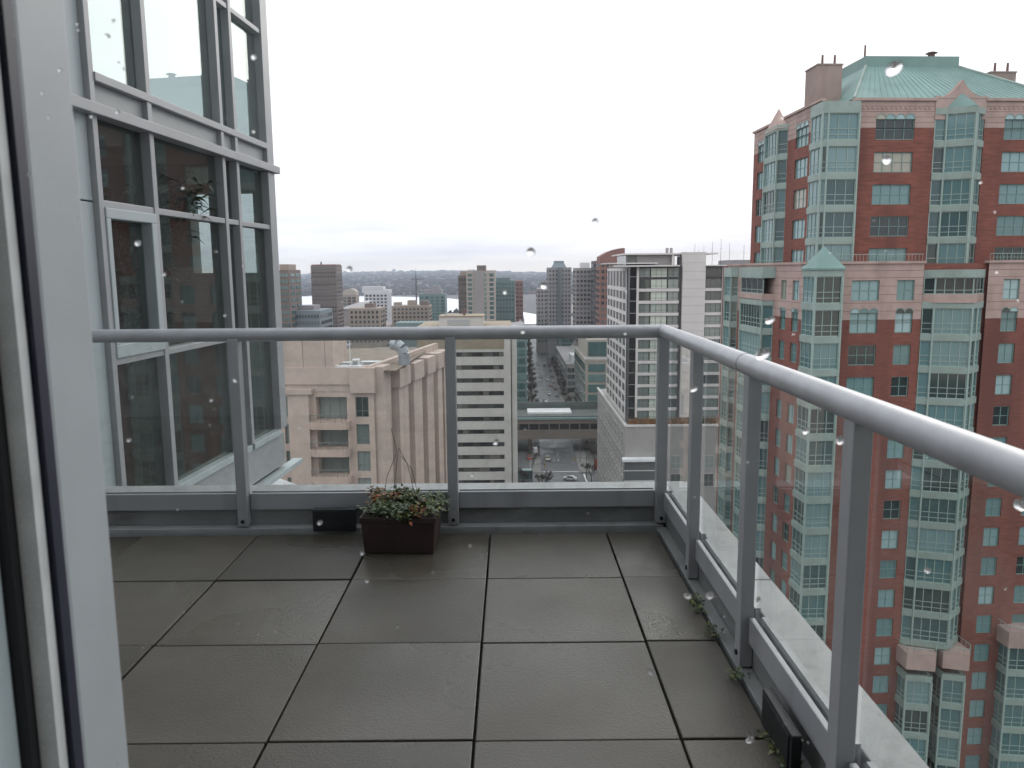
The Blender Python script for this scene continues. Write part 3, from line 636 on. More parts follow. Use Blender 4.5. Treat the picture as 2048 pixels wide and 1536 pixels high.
MB().prism([(-1.2, 5.4), (-1.2, 2.95), (-.78, 2.7), (1.98, 2.7), (2.25, 3.5), (2.25, 5.4)], ZT(-1)+.36+.545, ZT(-1)+1.35).build('bay_roof', M_band, rt)
bay(rt, [(9.0, 3.45), (9.95, 3.35), (11.85, 2.2), (12.3, 2.7), (13.4, 3.45)], -1, 5)
m = MB(); pts = [(9.8, 3.5), (11.85, 2.1), (12.9, 3.5)]; zz = ZT(-1)+.36+.545
for a, b in zip(pts, pts[1:]): m.poly([(*a, zz), (*b, zz), (11.2, 3.4, zz+1.25)])
m.build('bay_roof', M_cop, rt)
m = MB(); prof_ = [(8.95, 12.6), (13.5, 12.6), (13.5, 14.6), (12.9, 14.5), (12.3, 14.75), (11.75, 15.2), (11.2, 15.9), (10.65, 15.2), (10.1, 14.75), (9.5, 14.5), (8.95, 14.6)]
i = len(m.v); n_ = len(prof_)
m.v += [(x, 3.42, z) for x, z in prof_]+[(x, 4.0, z) for x, z in prof_]
m.f.append(tuple(range(n_))); m.f.append(tuple(range(2*n_-1, n_-1, -1))); m.m += [0, 0]
for k in range(n_): m.f.append((k, (k+1) % n_, n_+(k+1) % n_, n_+k)); m.m.append(0)
m.build('gable', M_pink, rt)
bay(rt, [(-1.0, 15.3), (-1.75, 14.6), (-1.75, 11.4), (-1.0, 10.7)], -1, 5)
m = MB(); m.poly([(-1.85, 14.7, 13.2), (-1.85, 11.3, 13.2), (-1.1, 13, 15.4)]); m.poly([(-1.85, 11.3, 13.2), (-1, 10.6, 13.2), (-1.1, 13, 15.4)]); m.poly([(-1, 15.4, 13.2), (-1.85, 14.7, 13.2), (-1.1, 13, 15.4)]); m.poly([(-1, 10.6, 13.2), (-1, 15.4, 13.2), (-1.1, 13, 15.4)]); m.build('bay_gable', M_pink, rt)
# copper roof: a ribbed hip with a flat-topped crown
ro = MB(); e0, e1 = [(1.7, 3.4), (20.5, 3.4), (20.5, 18.5), (1.7, 18.5)], [(5.0, 8.3), (13.6, 8.3), (13.6, 15), (5.0, 15)]
for i in range(4):
    j = (i+1) % 4; ro.quad((*e0[i], 14.35), (*e0[j], 14.35), (*e1[j], 18.2), (*e1[i], 18.2))
ro.poly([(*p, 14.34) for p in reversed(e0)]); ro.prism([(4.9, 8.2), (13.7, 8.2), (13.7, 15.1), (4.9, 15.1)], 18.0, 19.05)
rf = ro.build('copper_roof', M_cop, rt)
for k in range(32):                                            # standing seams on the front slope
    t = k/31; a = Vector((e0[0][0]+(e0[1][0]-e0[0][0])*t, 3.4, 14.37)); b = Vector((e1[0][0]+(e1[1][0]-e1[0][0])*t, 8.3, 18.22)); MB().tube(a, b, .014, .014, 4, cap=False).build('seam', M_cop, rf)
for a, b in zip(e0, e1): MB().tube((*a, 14.4), (*b, 18.22), .12, .12, 6).build('hip_ridge', M_band, rf)
m = MB(); m.tube((11.5, 9, 19.05), (11.5, 9, 19.5), .3, .3, 10); m.tube((11.5, 9, 19.5), (11.5, 9, 19.62), .55, .3, 10); m.build('roof_vent', M_joint, rf)
MB().tube((5.2, 9, 19), (5.2, 9, 20.2), .1, .08, 6).build('roof_pipe', M_joint, rf)
for x0, x1, zt in ((.22, 2.5, 18.1), (16.4, 18.8, 17.5)):
    c = MB().box(x0, x1, 7.6, 10.2, 13, zt).build('chimney', M_chim, rt)
    MB().box(x0-.06, x1+.06, 7.54, 10.26, zt, zt+.12).build('chimney_cap', M_chim, c)
    for q in (.25, .75): MB().tube((x0+(x1-x0)*q, 8, zt+.1), (x0+(x1-x0)*q, 8, zt+.95), .12, .1, 8).build('flue_pipe', M_joint, c)
# ---- lower block
LF = Fac(rt, 0, 0, 0); LL = Fac(rt, -3.0, 0, -90)
rowsA = range(4, 21); K0 = 4
def low_front(u0, u1, cols, nxs):
    ops = slots(rowsA, cols); m = MB(); LF.wall(m, u0, u1, -48, -4.43, ops, rec); m.build('brick_wall', M_brick, rt)
    m = MB(); LF.wall(m, u0, u1, -4.43, .3, ops, rec); m.build('stone_frieze', M_pink, rt)
    fac_windows(LF, rowsA, cols, nxs); joints(LF, u0, u1, (-4.43, -3.7, -3.0, -2.3, -1.6, -.9, -.3), ops)
    m = MB(); LF.box(m, u0-.1, u1+.1, -.5, .16, .3, .5); m.build('cornice', M_pink, rt)
    for (a, b), n in zip(cols, nxs): arches(LF, ZT(5), a, b, max(2, n-(n > 3)))
    if True:
        m = MB()
        for k in rowsA:
            for a, b in cols:
                q = (a+b)/2
                if k > 5: LF.box(m, q-.45, q-.1, -.01, .03, ZT(k)+.28, ZT(k)+.34); LF.box(m, q+.1, q+.45, -.01, .03, ZT(k)+.28, ZT(k)+.34)
        m.build('wall_vent', M_joint, rt)
low_front(-.85, 6.85, [(.66, 3.07), (4.6, 6.13)], [3, 2])
low_front(12.5, 21, [(13.9, 15.35), (17.2, 19.4)], [2, 3])
mt = MB()
for k in range(26): mt.box(-.8+k*.3, -.78+k*.3, .1, .12, .5, 1.05)
mt.box(-.8, 6.8, .09, .13, 1.05, 1.1); mt.build('terrace_rail', M_tealp, rt)
mt = MB(); mt.box(12.6, 21, .09, .13, 1.05, 1.1)
for k in range(26): mt.box(12.6+k*.3, 12.62+k*.3, .1, .12, .5, 1.05)
mt.build('terrace_rail', M_tealp, rt)
m = MB(); m.box(-2.6, 21, .4, 24, -60, .28); m.build('core', M_brick, rt)
cl = [(-3.4, -2.0), (-6.0, -4.7)]
ops = slots(rowsA, cl); m = MB(); LL.wall(m, -21, -.6, -48, -4.43, ops, rec); m.build('brick_wall', M_brick, rt)
m = MB(); LL.wall(m, -21, -.6, -4.43, .3, ops, rec); m.build('stone_frieze', M_pink, rt)
m = MB(); LL.box(m, -21, -.6, -.5, .14, .3, .5); m.build('cornice', M_pink, rt)
fac_windows(LL, rowsA, cl, [2, 2]); joints(LL, -21, -.6, (-4.43, -3.7, -3.0, -2.3, -1.6, -.9, -.3), ops)
for a, b in cl: arches(LL, ZT(5), a, b, 2)
bay(rt, [(-3.15, 1.0), (-3.15, -1.5), (-.85, -1.5), (-.85, 0)], 4, 17)
m = MB(); b_ = [(-3.3, 1.1), (-3.3, -1.65), (-.7, -1.65), (-.7, 1.1)]; zz = ZT(4)+.36+.54; m.prism(b_, zz, zz+.14)
for i in range(4): m.poly([(*b_[i], zz+.14), (*b_[(i+1) % 4], zz+.14), (-2.0, -.3, zz+1.95)])
m.build('pavilion_roof', M_cop, rt)
bay(rt, [(6.9, 0), (7.65, -.45), (10.35, -1.5), (11.3, -.7), (12.2, 0)], 5, 16)
m = MB(); m.prism([(6.85, .1), (7.6, -.55), (10.35, -1.65), (12.3, .1)], -3.0, -2.3); m.build('stone_band', M_pink, rt)
m = MB(); m.prism([(6.85, .1), (7.6, -.55), (10.35, -1.65), (12.3, .1)], -.9, -.25); m.build('bay_head', M_band, rt)
for Fq, ln in [(Fac(rt, 6.9, 0, math.degrees(math.atan2(-.45, .75))), .87), (Fac(rt, 7.65, -.45, math.degrees(math.atan2(-1.05, 2.7))), 2.9), (Fac(rt, 10.35, -1.5, math.degrees(math.atan2(1.5, 1.85))), 2.38)]:
    window(Fq, 0, -2.3, ln, 1.4, max(1, round(ln/.8)), [.25], M_tealp, MATS['dark shop glass'], -.03, 'bay_window')
bay(rt, [(-3.0, 14.5), (-3.95, 14.0), (-3.95, 8.0), (-3.0, 7.6)], 5, 20)
m = MB(); m.prism([(-3.0, 14.7), (-4.1, 14.1), (-4.1, 7.8), (-3.0, 7.4)], -.9, .1); m.build('bay_head', M_band, rt)
m = MB(); m.prism([(-3.0, 14.6), (-4.0, 14.05), (-4.0, 7.9), (-3.0, 7.5)], -3.0, -2.4); m.build('stone_band', M_pink, rt)
LQ = Fac(rt, -3.95, 0, -90); window(LQ, -14, -2.4, 6, 1.5, 4, [.25], M_tealp, MATS['dark shop glass'], -.03, 'bay_window')
bay(rt, [(-3.0, 20.6), (-3.6, 20.2), (-3.6, 18.0), (-3.0, 17.6)], 4, 19)
MB().prism([(-3.0, 20.7), (-3.7, 20.3), (-3.7, 17.9), (-3.0, 17.5)], -.9, .1).build('bay_head', M_band, rt)
# lower balconies and the paired bays under them
def crown(path, z, nm='stone_balcony'):
    m = MB(); m.prism(path, z-1.5, z); o = m.build(nm, M_pink, rt)
    q = MB()
    for (x0, y0), (x1, y1) in zip(path, path[1:]):
        q.tube((x0, y0, z+.55), (x1, y1, z+.55), .035, .035, 5)
        n = max(2, int(math.hypot(x1-x0, y1-y0)/.5))
        for i in range(n+1): q.tube((x0+(x1-x0)*i/n, y0+(y1-y0)*i/n, z), (x0+(x1-x0)*i/n, y0+(y1-y0)*i/n, z+.55), .02, .02, 4, cap=False)
    q.build('balcony_rail', M_tealp, o)
zc = ZT(16)+.36-.1
crown([(6.6, .2), (6.6, -1.7), (8.9, -2.3), (9.3, -1.6), (9.3, .2)], zc); crown([(9.9, .2), (9.9, -1.7), (11.9, -2.4), (12.4, -1.6), (12.4, .2)], zc)
crown([(-3.6, 1.2), (-3.6, -2.4), (-.2, -2.4), (-.2, .2)], ZT(17)+.3); crown([(15.9, .2), (15.9, -1.6), (19.5, -2.2), (20.4, .2)], zc+1.6)
bay(rt, [(6.75, .1), (6.75, -1.55), (8.8, -2.05), (9.15, .1)], 17, 22); bay(rt, [(10.05, .1), (10.05, -1.55), (11.8, -2.1), (12.25, .1)], 17, 22)
bay(rt, [(-3.45, 1.1), (-3.45, -2.2), (-.35, -2.2), (-.35, .1)], 18, 22); bay(rt, [(16.1, .1), (16.1, -1.4), (19.4, -1.95), (20.2, .1)], 16, 22)

# ================================================================== the beige apartment block
M_bei = mat('beige pink concrete', (0.49, 0.395, 0.35), 0.85, 0.07, 0.5, stain=((0.31, 0.24, 0.205), 0.45, 0.52, (1, 1, .2)), bump=.1, bscale=6)
M_bei2 = mat('beige balcony edge', (0.48, 0.375, 0.325), 0.8, 0.07, 0.7)
G_be = glass_front('curtained window', [(0, (0.025, 0.035, 0.033)), (.2, (0.20, 0.235, 0.225)), (.55, (0.26, 0.295, 0.28)), (.85, (0.14, 0.17, 0.165))])
M_bfr = mat('grey-green frame', (0.16, 0.19, 0.18), 0.5, 0.05)
be = thing('beige_block', 'beige concrete apartment block with rounded balconies and side fins', 'building', (-15, 80, EYE), R(-3))
BF = Fac(be, 0, 0, 0)
rowsB = range(0, 7); zb = lambda k: -12.79-2.87*k
ops = [(-1.21, .15, zb(k)-2.13, zb(k)) for k in rowsB]+[(-5.35, -2.1, zb(k)-2.45, zb(k)) for k in rowsB]+[(-8.75, -8.09, zb(k)-2.1, zb(k)) for k in rowsB]
m = MB(); BF.wall(m, -16, -5.36, -40, -12.2, ops, .18); BF.wall(m, -5.36, -2.09, -40, -12.2, ops, 1.3); BF.wall(m, -2.09, .75, -40, -12.2, ops, .18); m.build('wall', M_bei, be)
for k in rowsB:
    window(BF, -1.21, zb(k)-2.13, 1.36, 2.13, 2, [.3], M_bfr, G_be, -.16)
    window(BF, -8.75, zb(k)-2.1, .66, 2.1, 1, [.3], M_bfr, G_be, -.16)
    window(BF, -5.35, zb(k)-2.45, 3.25, 2.45, 3, [], M_bfr, G_be, -1.25)
    pth = [(-5.9, .1), (-5.9, -.75), (-5.7, -.98), (-5.3, -1.1), (-2.4, -1.1), (-2.05, -.98), (-1.8, -.7), (-1.7, .1)]
    o = MB().prism(pth, zb(k)-3.25, zb(k)-2.5).build('balcony', M_bei2, be)
    q = MB()
    for a, b in zip(pth[1:-1], pth[2:-1]):
        q.tube((*a, zb(k)-1.75), (*b, zb(k)-1.75), .04, .04, 5); q.tube((*a, zb(k)-2.5), (*a, zb(k)-1.75), .03, .03, 4)
    for x in (-4.6, -3.85, -3.1): q.tube((x, -1.1, zb(k)-2.5), (x, -1.1, zb(k)-1.75), .03, .03, 4)
    q.build('balcony_rail', M_bfr, o)
m = MB(); BF.box(m, -8.07, -5.9, .003, .75, -40, -12.4); m.build('pier', M_bei, be)
m = MB(); BF.box(m, -8.6, -5.5, .003, .95, -12.4, -11.9); m.build('pier_cap', M_bei, be)
m = MB(); BF.box(m, -16, -1.6, -2, .25, -11.45, -9.72); BF.box(m, -16, -1.65, -2, .05, -12.2, -11.45); BF.box(m, -1.6, .95, -2, .55, -12.3, -9.72); m.build('parapet', M_bei, be)
sx, sy_ = .76, .3
SD = Fac(be, .75, .0, 83)
M_gold = mat('tan roof deck', (0.20, 0.165, 0.13), 0.9, 0.2, 0.5)
m = MB(); m.box(-16, .3, 1.5, 24, -60, -10.2); m.build('core', M_bei, be)
m = MB(); m.box(-16, 3.0, .6, 24, -10.199, -10.1); m.build('roof_deck', M_gold, be)
m = MB(); m.poly([(.6, .3, -60), SD.P(26, -.1, -60), (-16, 26, -60)]); i = 0
m = MB(); SD.wall(m, 0, 26, -60, -9.75, [(a, a+1.0, zb(k)-2.1, zb(k)) for k in range(0, 9) for a in (3.2, 8.6, 14.0, 19.4)], .25, d=-.3); m.build('side_wall', M_bei, be)
for k in range(0, 9):
    for a in (3.2, 8.6, 14.0, 19.4): window(SD, a, zb(k)-2.1, 1.0, 2.1, 1, [.3], M_bfr, G_be, -.53)
for a, b, dd in ((.3, 2.8, .9), (4.3, 7.6, 1.3), (9.7, 13.0, 1.3), (15.1, 18.0, 1.3), (20.4, 22.6, 1.2), (23.6, 25.5, 1.2)):
    m = MB(); SD.box(m, a, b, -.35, dd, -60, -12.4 if a > 1 else -9.7); m.build('fin', M_bei, be)
    if a > 1:
        m = MB(); SD.box(m, a-.3, b+.3, -.35, dd+.25, -12.4, -10.4); m.build('fin_cap', M_bei, be)
m = MB(); SD.box(m, 0, 26, -.8, -.2, -10.4, -9.6); m.build('side_parapet', M_bei, be)
m = MB(); m.box(-16, -3.35, -.05, 5.5, -9.72, -6.6); m.build('penthouse', M_bei, be)
for x in (-13, -9.8, -6.5, -4.2): MB().box(x, x+.05, -.058, -.052, -9.7, -6.62).build('panel_joint', M_joint, be)
M_metal = mat('galvanised duct', (0.30, 0.33, 0.36), 0.45, 0.15, 1.5, metal=.3)
# rooftop things on the block
dk = thing('roof_duct', 'curved grey metal duct on the roof of the beige block', 'duct', (-11.8, 85.5, EYE-10.1), R(-12))
m = MB(); P0 = [(0, 0, 0), (0, 0, 1.2), (-.25, 0, 1.8), (-.8, 0, 2.2), (-1.4, 0, 2.2)]
for a, b in zip(P0, P0[1:]): m.tube(a, b, .62, .62, 14)
m.build('elbow', M_metal, dk, smooth=False); MB().tube((0, 0, .9), (0, 0, 1.0), .68, .68, 14).build('collar', M_metal, dk)
for k, (x, y, sx_, sz_, lab) in enumerate(((-18.2, 84, .9, .5, 'small white roof unit beside the penthouse of the beige block'), (-16.6, 83.2, .35, .9, 'short white vent stack on the roof of the beige block'), (-15.4, 86, 1.2, .35, 'low white roof hatch on the beige block near the duct'))):
    o = thing('roof_unit', lab, 'roof unit', (x, y, EYE-10.1)); MB().box(-sx_, sx_, -.5, .5, 0, sz_).build('casing', M_white, o, bevel=.03); MB().box(-sx_*.7, sx_*.7, -.51, -.502, sz_*.3, sz_*.8).build('louvre', M_cwp, o)
o = thing('roof_mast', 'thin pale antenna mast on the beige block roof', 'antenna', (-16.9, 81.6, EYE-9.72)); MB().tube((0, 0, 0), (0, 0, 2.6), .05, .04, 6).build('mast', M_white, o); MB().box(-.15, .15, -.15, .15, 0, .1).build('foot', M_cwp, o)
m = MB(); sr = random.Random(9)
for k in range(160): x = sr.uniform(-5, -.5); s_ = sr.uniform(.05, .16); m.box(x, x+s_, .1+sr.random()*.5, .3+sr.random(), -9.72, -9.72+s_)
tag(m.build('roof_gravel', M_white, be), kind='stuff')

# ================================================================== the striped office block
M_off = mat('pale buff concrete', (0.50, 0.485, 0.455), 0.85, 0.06, 0.2, stain=((0.33, 0.30, 0.25), 0.2, 0.6, (1, 1, .3)))
M_offt = mat('tan parapet', (0.27, 0.225, 0.165), 0.85, 0.12, 0.3)
G_off = glass_front('dark office glass', [(0, (0.02, 0.022, 0.022)), (.45, (0.045, 0.046, 0.043)), (.75, (0.10, 0.10, 0.09)), (.9, (0.16, 0.15, 0.14))], noise=1.6)
of = thing('office_block', 'pale concrete office block with dark horizontal window strips', 'building', (-10, 215, EYE))
OF = Fac(of, 0, 0, 0); ops = [(-15.5, 7.75, -23.4-3.62*k-.05, -22.15-3.62*k) for k in range(0, 13)]
m = MB(); OF.wall(m, -16, 9.7, -68, -15.6, ops, .45); m.build('wall', M_off, of)
m = MB(); OF.box(m, -16, 7.9, .003, .12, -21.3, -15.6); m.build('upper_panel', M_offt, of)
MB().box(-16, 9.69, .46, 26, -68, -15.7).build('core', M_off, of)
for k in range(13):
    z0 = -23.45-3.62*k
    o = inst(frame_mesh(23.25, 1.3, [i/8 for i in range(1, 8)], [], M_dark, .12, name='window_strip'), 'window_strip', of, OF.P(-15.5, -.38, z0), 0)
    for i in range(8): inst(pane_mesh(23.25/8-.05, 1.3, G_off, .07), 'pane', o, (i*23.25/8+.025, 0, 0))
MB().box(-16.2, 9.8, .0, 26, -15.6, -15.2).build('roof_edge', M_offt, of)
MB().box(-10.1, 2.1, 3, 14, -15.2, -12.6).build('penthouse', M_off, of); MB().box(-10.3, 2.3, 2.8, 14.2, -12.6, -12.35).build('penthouse_roof', M_offt, of)
MB().box(-7.8, -1.6, 2.9, 2.99, -14.9, -13.4).build('louvre', M_cwp, of)
MB().box(-3.6, -2.9, 6, 6.7, -12.35, -10.4).build('roof_stack', M_joint, of); MB().box(-8.6, -8.2, 6, 6.4, -12.35, -11.6).build('roof_stack', M_cwp, of)
MB().box(9.95, 11.4, .6, 24, -68, -16.5).build('side_pier', M_off, of); MB().box(9.7, 9.95, 1.5, 24, -68, -16.5).build('recess', M_dark, of)
# ================================================================== the white hotel
M_hot = mat('white-grey concrete frame', (0.58, 0.555, 0.54), 0.8, 0.05, 0.2, stain=((0.38, 0.35, 0.33), 0.15, 0.62, (1, 1, .3)))
M_hotg = mat('grey brown concrete', (0.31, 0.295, 0.285), 0.85, 0.07, 0.15, stain=((0.23, 0.215, 0.205), 0.15, 0.6, (1, 1, .3)))
M_hdk = mat('dark charcoal cladding', (0.06, 0.06, 0.065), 0.4, 0.1)
G_h1 = glass_front('hotel glass', [(0, (0.06, 0.075, 0.07)), (.25, (0.16, 0.195, 0.185)), (.6, (0.23, 0.275, 0.26))])
G_h2 = glass_front('hotel white curtain', [(0, (0.46, 0.52, 0.46)), (.5, (0.40, 0.47, 0.42)), (.85, (0.28, 0.34, 0.31))])
G_hd = glass_front('hotel dark glass', [(0, (0.06, 0.066, 0.068)), (.5, (0.10, 0.108, 0.11)), (.8, (0.15, 0.16, 0.16))])
ho = thing('hotel_tower', 'pale concrete slab tower with blank panel strip and gridded side facade', 'building', (30, 187, EYE))
HF = Fac(ho, 0, 0, 0); zs = lambda k: -4.53-2.86*k            # slab tops
for k in range(-1, 11):
    z0, z1 = zs(k+1), zs(k)-.7
    if k == -1: z0, z1 = zs(0), .3
    if k >= 0:
        m = MB(); HF.box(m, 0, 9.7, -.3, .12, zs(k)-.7, zs(k)); m.build('floor_slab', M_hot, ho)
        m = MB(); HF.box(m, 15.85, 19.8, -.3, .1, zs(k)-.7, zs(k)); HF.box(m, 21.1, 24.2, -.3, .1, zs(k)-.7, zs(k)); m.build('floor_slab', M_hot, ho)
        hs = [(z0, z1)]
    else: hs = [(z0, z0+2.2), (z0+2.6, z1)]
    for a, b in hs:
        h = b-a
        window(HF, .25, a, 2.6, h, 2, [.28], M_hdk, G_h1, -.15); window(HF, 3.0, a, 3.9, h, 3, [.28], M_hdk, G_h2, -.15)
        window(HF, 7.05, a, 2.6, h, 2, [.28], M_hdk, G_h1, -.15); window(HF, 16.0, a, 3.8, h, 3, [.28], M_hdk, G_h1 if k > 0 else G_hd, -.15)
        window(HF, 21.2, a, 3.0, h, 2, [.28], M_hdk, G_hd, -.3)
m = MB(); HF.box(m, -.35, .2, -.3, .15, -35.5, .7); m.build('corner_pier', M_hot, ho)
m = MB(); HF.box(m, 10.4, 15.8, -3, .5, -35.5, 3.92); m.build('blank_panel', M_hot, ho)
for z in range(-35, 4, 2):
    m = MB(); HF.box(m, 10.4, 15.8, .501, .515, z+.4, z+.46); m.build('panel_joint', M_hotg, ho)
m = MB(); HF.box(m, 9.72, 10.39, -3, -.9, -35, 3.0); m.build('recess', M_hdk, ho)
m = MB(); HF.box(m, 19.85, 21.05, -.5, .3, -35.5, .6); m.build('pier', M_hot, ho)
MB().box(-1.85, 26, .35, 44, -37.3, .615).build('core', M_hdk, ho)
m = MB(); HF.box(m, -1.9, -.36, -.2, -.05, -37, .3); m.build('corner_glass', glass_front('dark corner glass', [(0, (0.015, 0.02, 0.022)), (.5, (0.02, 0.026, 0.028))]), ho)
for k in range(-1, 12):
    m = MB(); HF.box(m, -1.9, -.36, -.04, .0, zs(k)-.12, zs(k)); m.build('corner_transom', M_cwp, ho)
m = MB(); m.box(-6, 9.5, -1.6, 8, .62, .95); m.build('roof_canopy', M_hot, ho)
m = MB(); m.box(-7.5, 4.5, -.5, 12, 1.3, 1.55); m.build('roof_canopy', M_hot, ho)
m = MB(); m.box(0, 9, 2.5, 20, .95, 3.3); m.build('penthouse', M_hotg, ho)
m = MB(); m.box(-3.5, 19, 1.0, 22, 3.4, 3.75); m.build('penthouse_roof', M_hot, ho)
m = MB(); m.box(-2.6, -.1, 2.2, 18, .95, 3.3); m.build('penthouse_glass', G_hd, ho)
MB().box(8.2, 8.6, 1.2, 1.6, .95, 3.4).build('column', M_hot, ho)
m = MB(); m.box(15.8, 27, -.8, 10, .62, .9); m.build('roof_canopy', M_hot, ho)
for x in (7.3, 8.3): MB().tube((x, 3, 3.75), (x, 3, 5.0), .35, .35, 8).build('roof_vent', M_hotg, ho)
HL = Fac(ho, -2.0, 0, -90)
ops = []
nb = 6
for i in range(nb):
    a = -42.5+i*6.3
    ops += [(a, a+4.7, -4.4, -.35)]+[(a, a+4.7, zs(k+1)+.05, zs(k)-.85) for k in range(0, 11)]
m = MB(); HL.wall(m, -43.5, -4.5, -37.3, .3, ops, .5); m.build('side_wall', M_hot, ho)
for a, b, c, e_ in ops: window(HL, a, c, b-a, e_-c, 3, [], M_hdk, G_hd, -.4)
# podium
MB().box(-3.0, 30, -3.0, 58, -68, -37.2).build('podium', M_hotg, ho)
MB().box(-3.2, 30.2, -3.2, -2.7, -37.2, -36.7).build('podium_coping', M_hot, ho); MB().box(-3.2, -2.7, -2.7, 58, -37.2, -36.7).build('podium_coping', M_hot, ho)
MB().box(-1.5, -.4, 4, 46, -37.2, -31.0).build('terrace_wall', M_hotg, ho); MB().box(-1.7, -.2, 3.8, 46.2, -31.0, -30.6).build('terrace_coping', M_hot, ho)
MB().box(-3.8, 6, -5.5, -3.01, -45.2, -44.6).build('glass_box_roof', M_white, ho); MB().box(-3.4, 5.6, -5.1, -3.02, -68, -45.21).build('glass_box', G_hd, ho)
for z in (-47.5, -50, -52.5, -55, -57.5): MB().box(-3.5, 5.7, -5.2, -5.101, z, z+.18).build('glass_box_rail', M_hot, ho)
HP = Fac(ho, -3.0, 0, -90)
for i in range(13):
    for z in (-66, -60, -54, -48.5, -43):
        window(HP, -56+i*4.4, z, 2.6, 3.9, 2, [.5], M_hot, G_hd, .10)
for i in range(5):
    for z in (-52, -47.5): window(Fac(ho, 0, -3.0, 0), 8+i*4.0, z, 2.4, 3.2, 2, [.4], M_hot, G_h1, .10)
M_grass = [mat('tawny ornamental grass', (0.26, 0.13, 0.05), 0.8, 0.3, 2), mat('dull green shrub', (0.07, 0.09, 0.045), 0.8, 0.3, 2)]
m = MB(); gr = random.Random(4)
for k in range(1500):
    x, y = gr.uniform(-2, 29), gr.uniform(-2.4, -.9); z = -36.9; a = gr.uniform(0, 6.28); h = gr.uniform(.8, 2.0); q = Vector((math.cos(a), math.sin(a), 0))*gr.uniform(.15, .5)
    m.poly([(x-q.y*.4, y+q.x*.4, z), (x+q.y*.4, y-q.x*.4, z), (x+q.x, y+q.y, z+h)], 1 if 12 < x < 17 and gr.random() < .6 else 0)
tag(inst(m.mesh('roof_garden_grass', M_grass), 'roof_garden_grass', None, (30, 187, EYE)), 'tawny ornamental grass along the podium roof edge of the white hotel', 'grass', kind='stuff')
# ================================================================== elevated station across the street
M_brc = mat('brown-grey concrete beam', (0.19, 0.16, 0.14), 0.85, 0.1, 0.2, stain=((0.16, 0.13, 0.11), 0.2, 0.55, (1, 1, .4)))
M_tl = mat('pale teal trim', (0.22, 0.31, 0.31), 0.5, 0.08)
M_groof = mat('green-grey roof', (0.075, 0.09, 0.083), 0.7, 0.15, 0.2)
br = thing('station_bridge', 'elevated brown concrete station bridging the street with a white roof strip', 'bridge', (0, 288, 0), R(0))
zq = lambda y: atY(1110, y, 288).z
MB().box(-14, 34, 0, 16, zq(878), zq(860)).build('girder', M_brc, br); MB().box(-14, 34, .8, 15, zq(860), zq(848)).build('dark_bay', M_dark, br)  # black fill paints the shade inside the open bay
for k in range(13): MB().box(-13+k*3.8, -12.6+k*3.8, .4, .79, zq(860), zq(848)).build('post', M_brc, br)
MB().box(-14, 34, .2, 16, zq(848), zq(839)).build('upper_beam', M_brc, br); MB().box(-14, 34, -.3, 16, zq(839), zq(835)).build('teal_trim', M_tl, br)
MB().box(-14, 34, .6, 22, zq(835), zq(835)+.4).build('roof', M_groof, br)
MB().box(5.8, 22.5, 5, 14, zq(835)+.4, zq(835)+1.1).build('white_roof_strip', mat('bright wet roof sheet', (0.72, 0.73, 0.74), 0.25, 0.1, .3), br)
MB().box(-14, 34, 15.5, 16.2, zq(835)+.4, zq(835)+3.2).build('rear_wall', M_groof, br)
for x in (-6, 6, 30): MB().box(x, x+1.4, 5, 8, 0, zq(878)).build('pier', M_brc, br)

# ================================================================== city blocks and towers behind
G_city = glass_front('city glass', [(0, (0.03, 0.038, 0.042)), (.5, (0.06, 0.075, 0.08)), (.8, (0.11, 0.13, 0.135))])
G_teal = glass_front('teal city glass', [(0, (0.05, 0.10, 0.10)), (.5, (0.08, 0.15, 0.145)), (.8, (0.13, 0.21, 0.20))])
C = {k: mat('city wall '+k, v, 0.85, 0.1, 0.05) for k, v in dict(brown=(0.155, 0.12, 0.105), tan=(0.28, 0.23, 0.19), grey=(0.24, 0.23, 0.235), white=(0.50, 0.50, 0.51), teal=(0.145, 0.20, 0.195), red=(0.21, 0.11, 0.09), dark=(0.10, 0.095, 0.10), buff=(0.36, 0.32, 0.28), blue=(0.17, 0.205, 0.225), greige=(0.27, 0.25, 0.24)).items()}
SM = {}
def strip_mesh(w, h, n, gm, gap, dp=.25):
    k = (round(w, 2), round(h, 2), n, gm.name, gap)
    if k not in SM:
        m = MB(); cw = w/n
        for i in range(n): m.box(-w/2+i*cw+cw*gap/2, -w/2+(i+1)*cw-cw*gap/2, -dp, .0, 0, h)
        SM[k] = m.mesh('window_strip', gm)
    return SM[k]
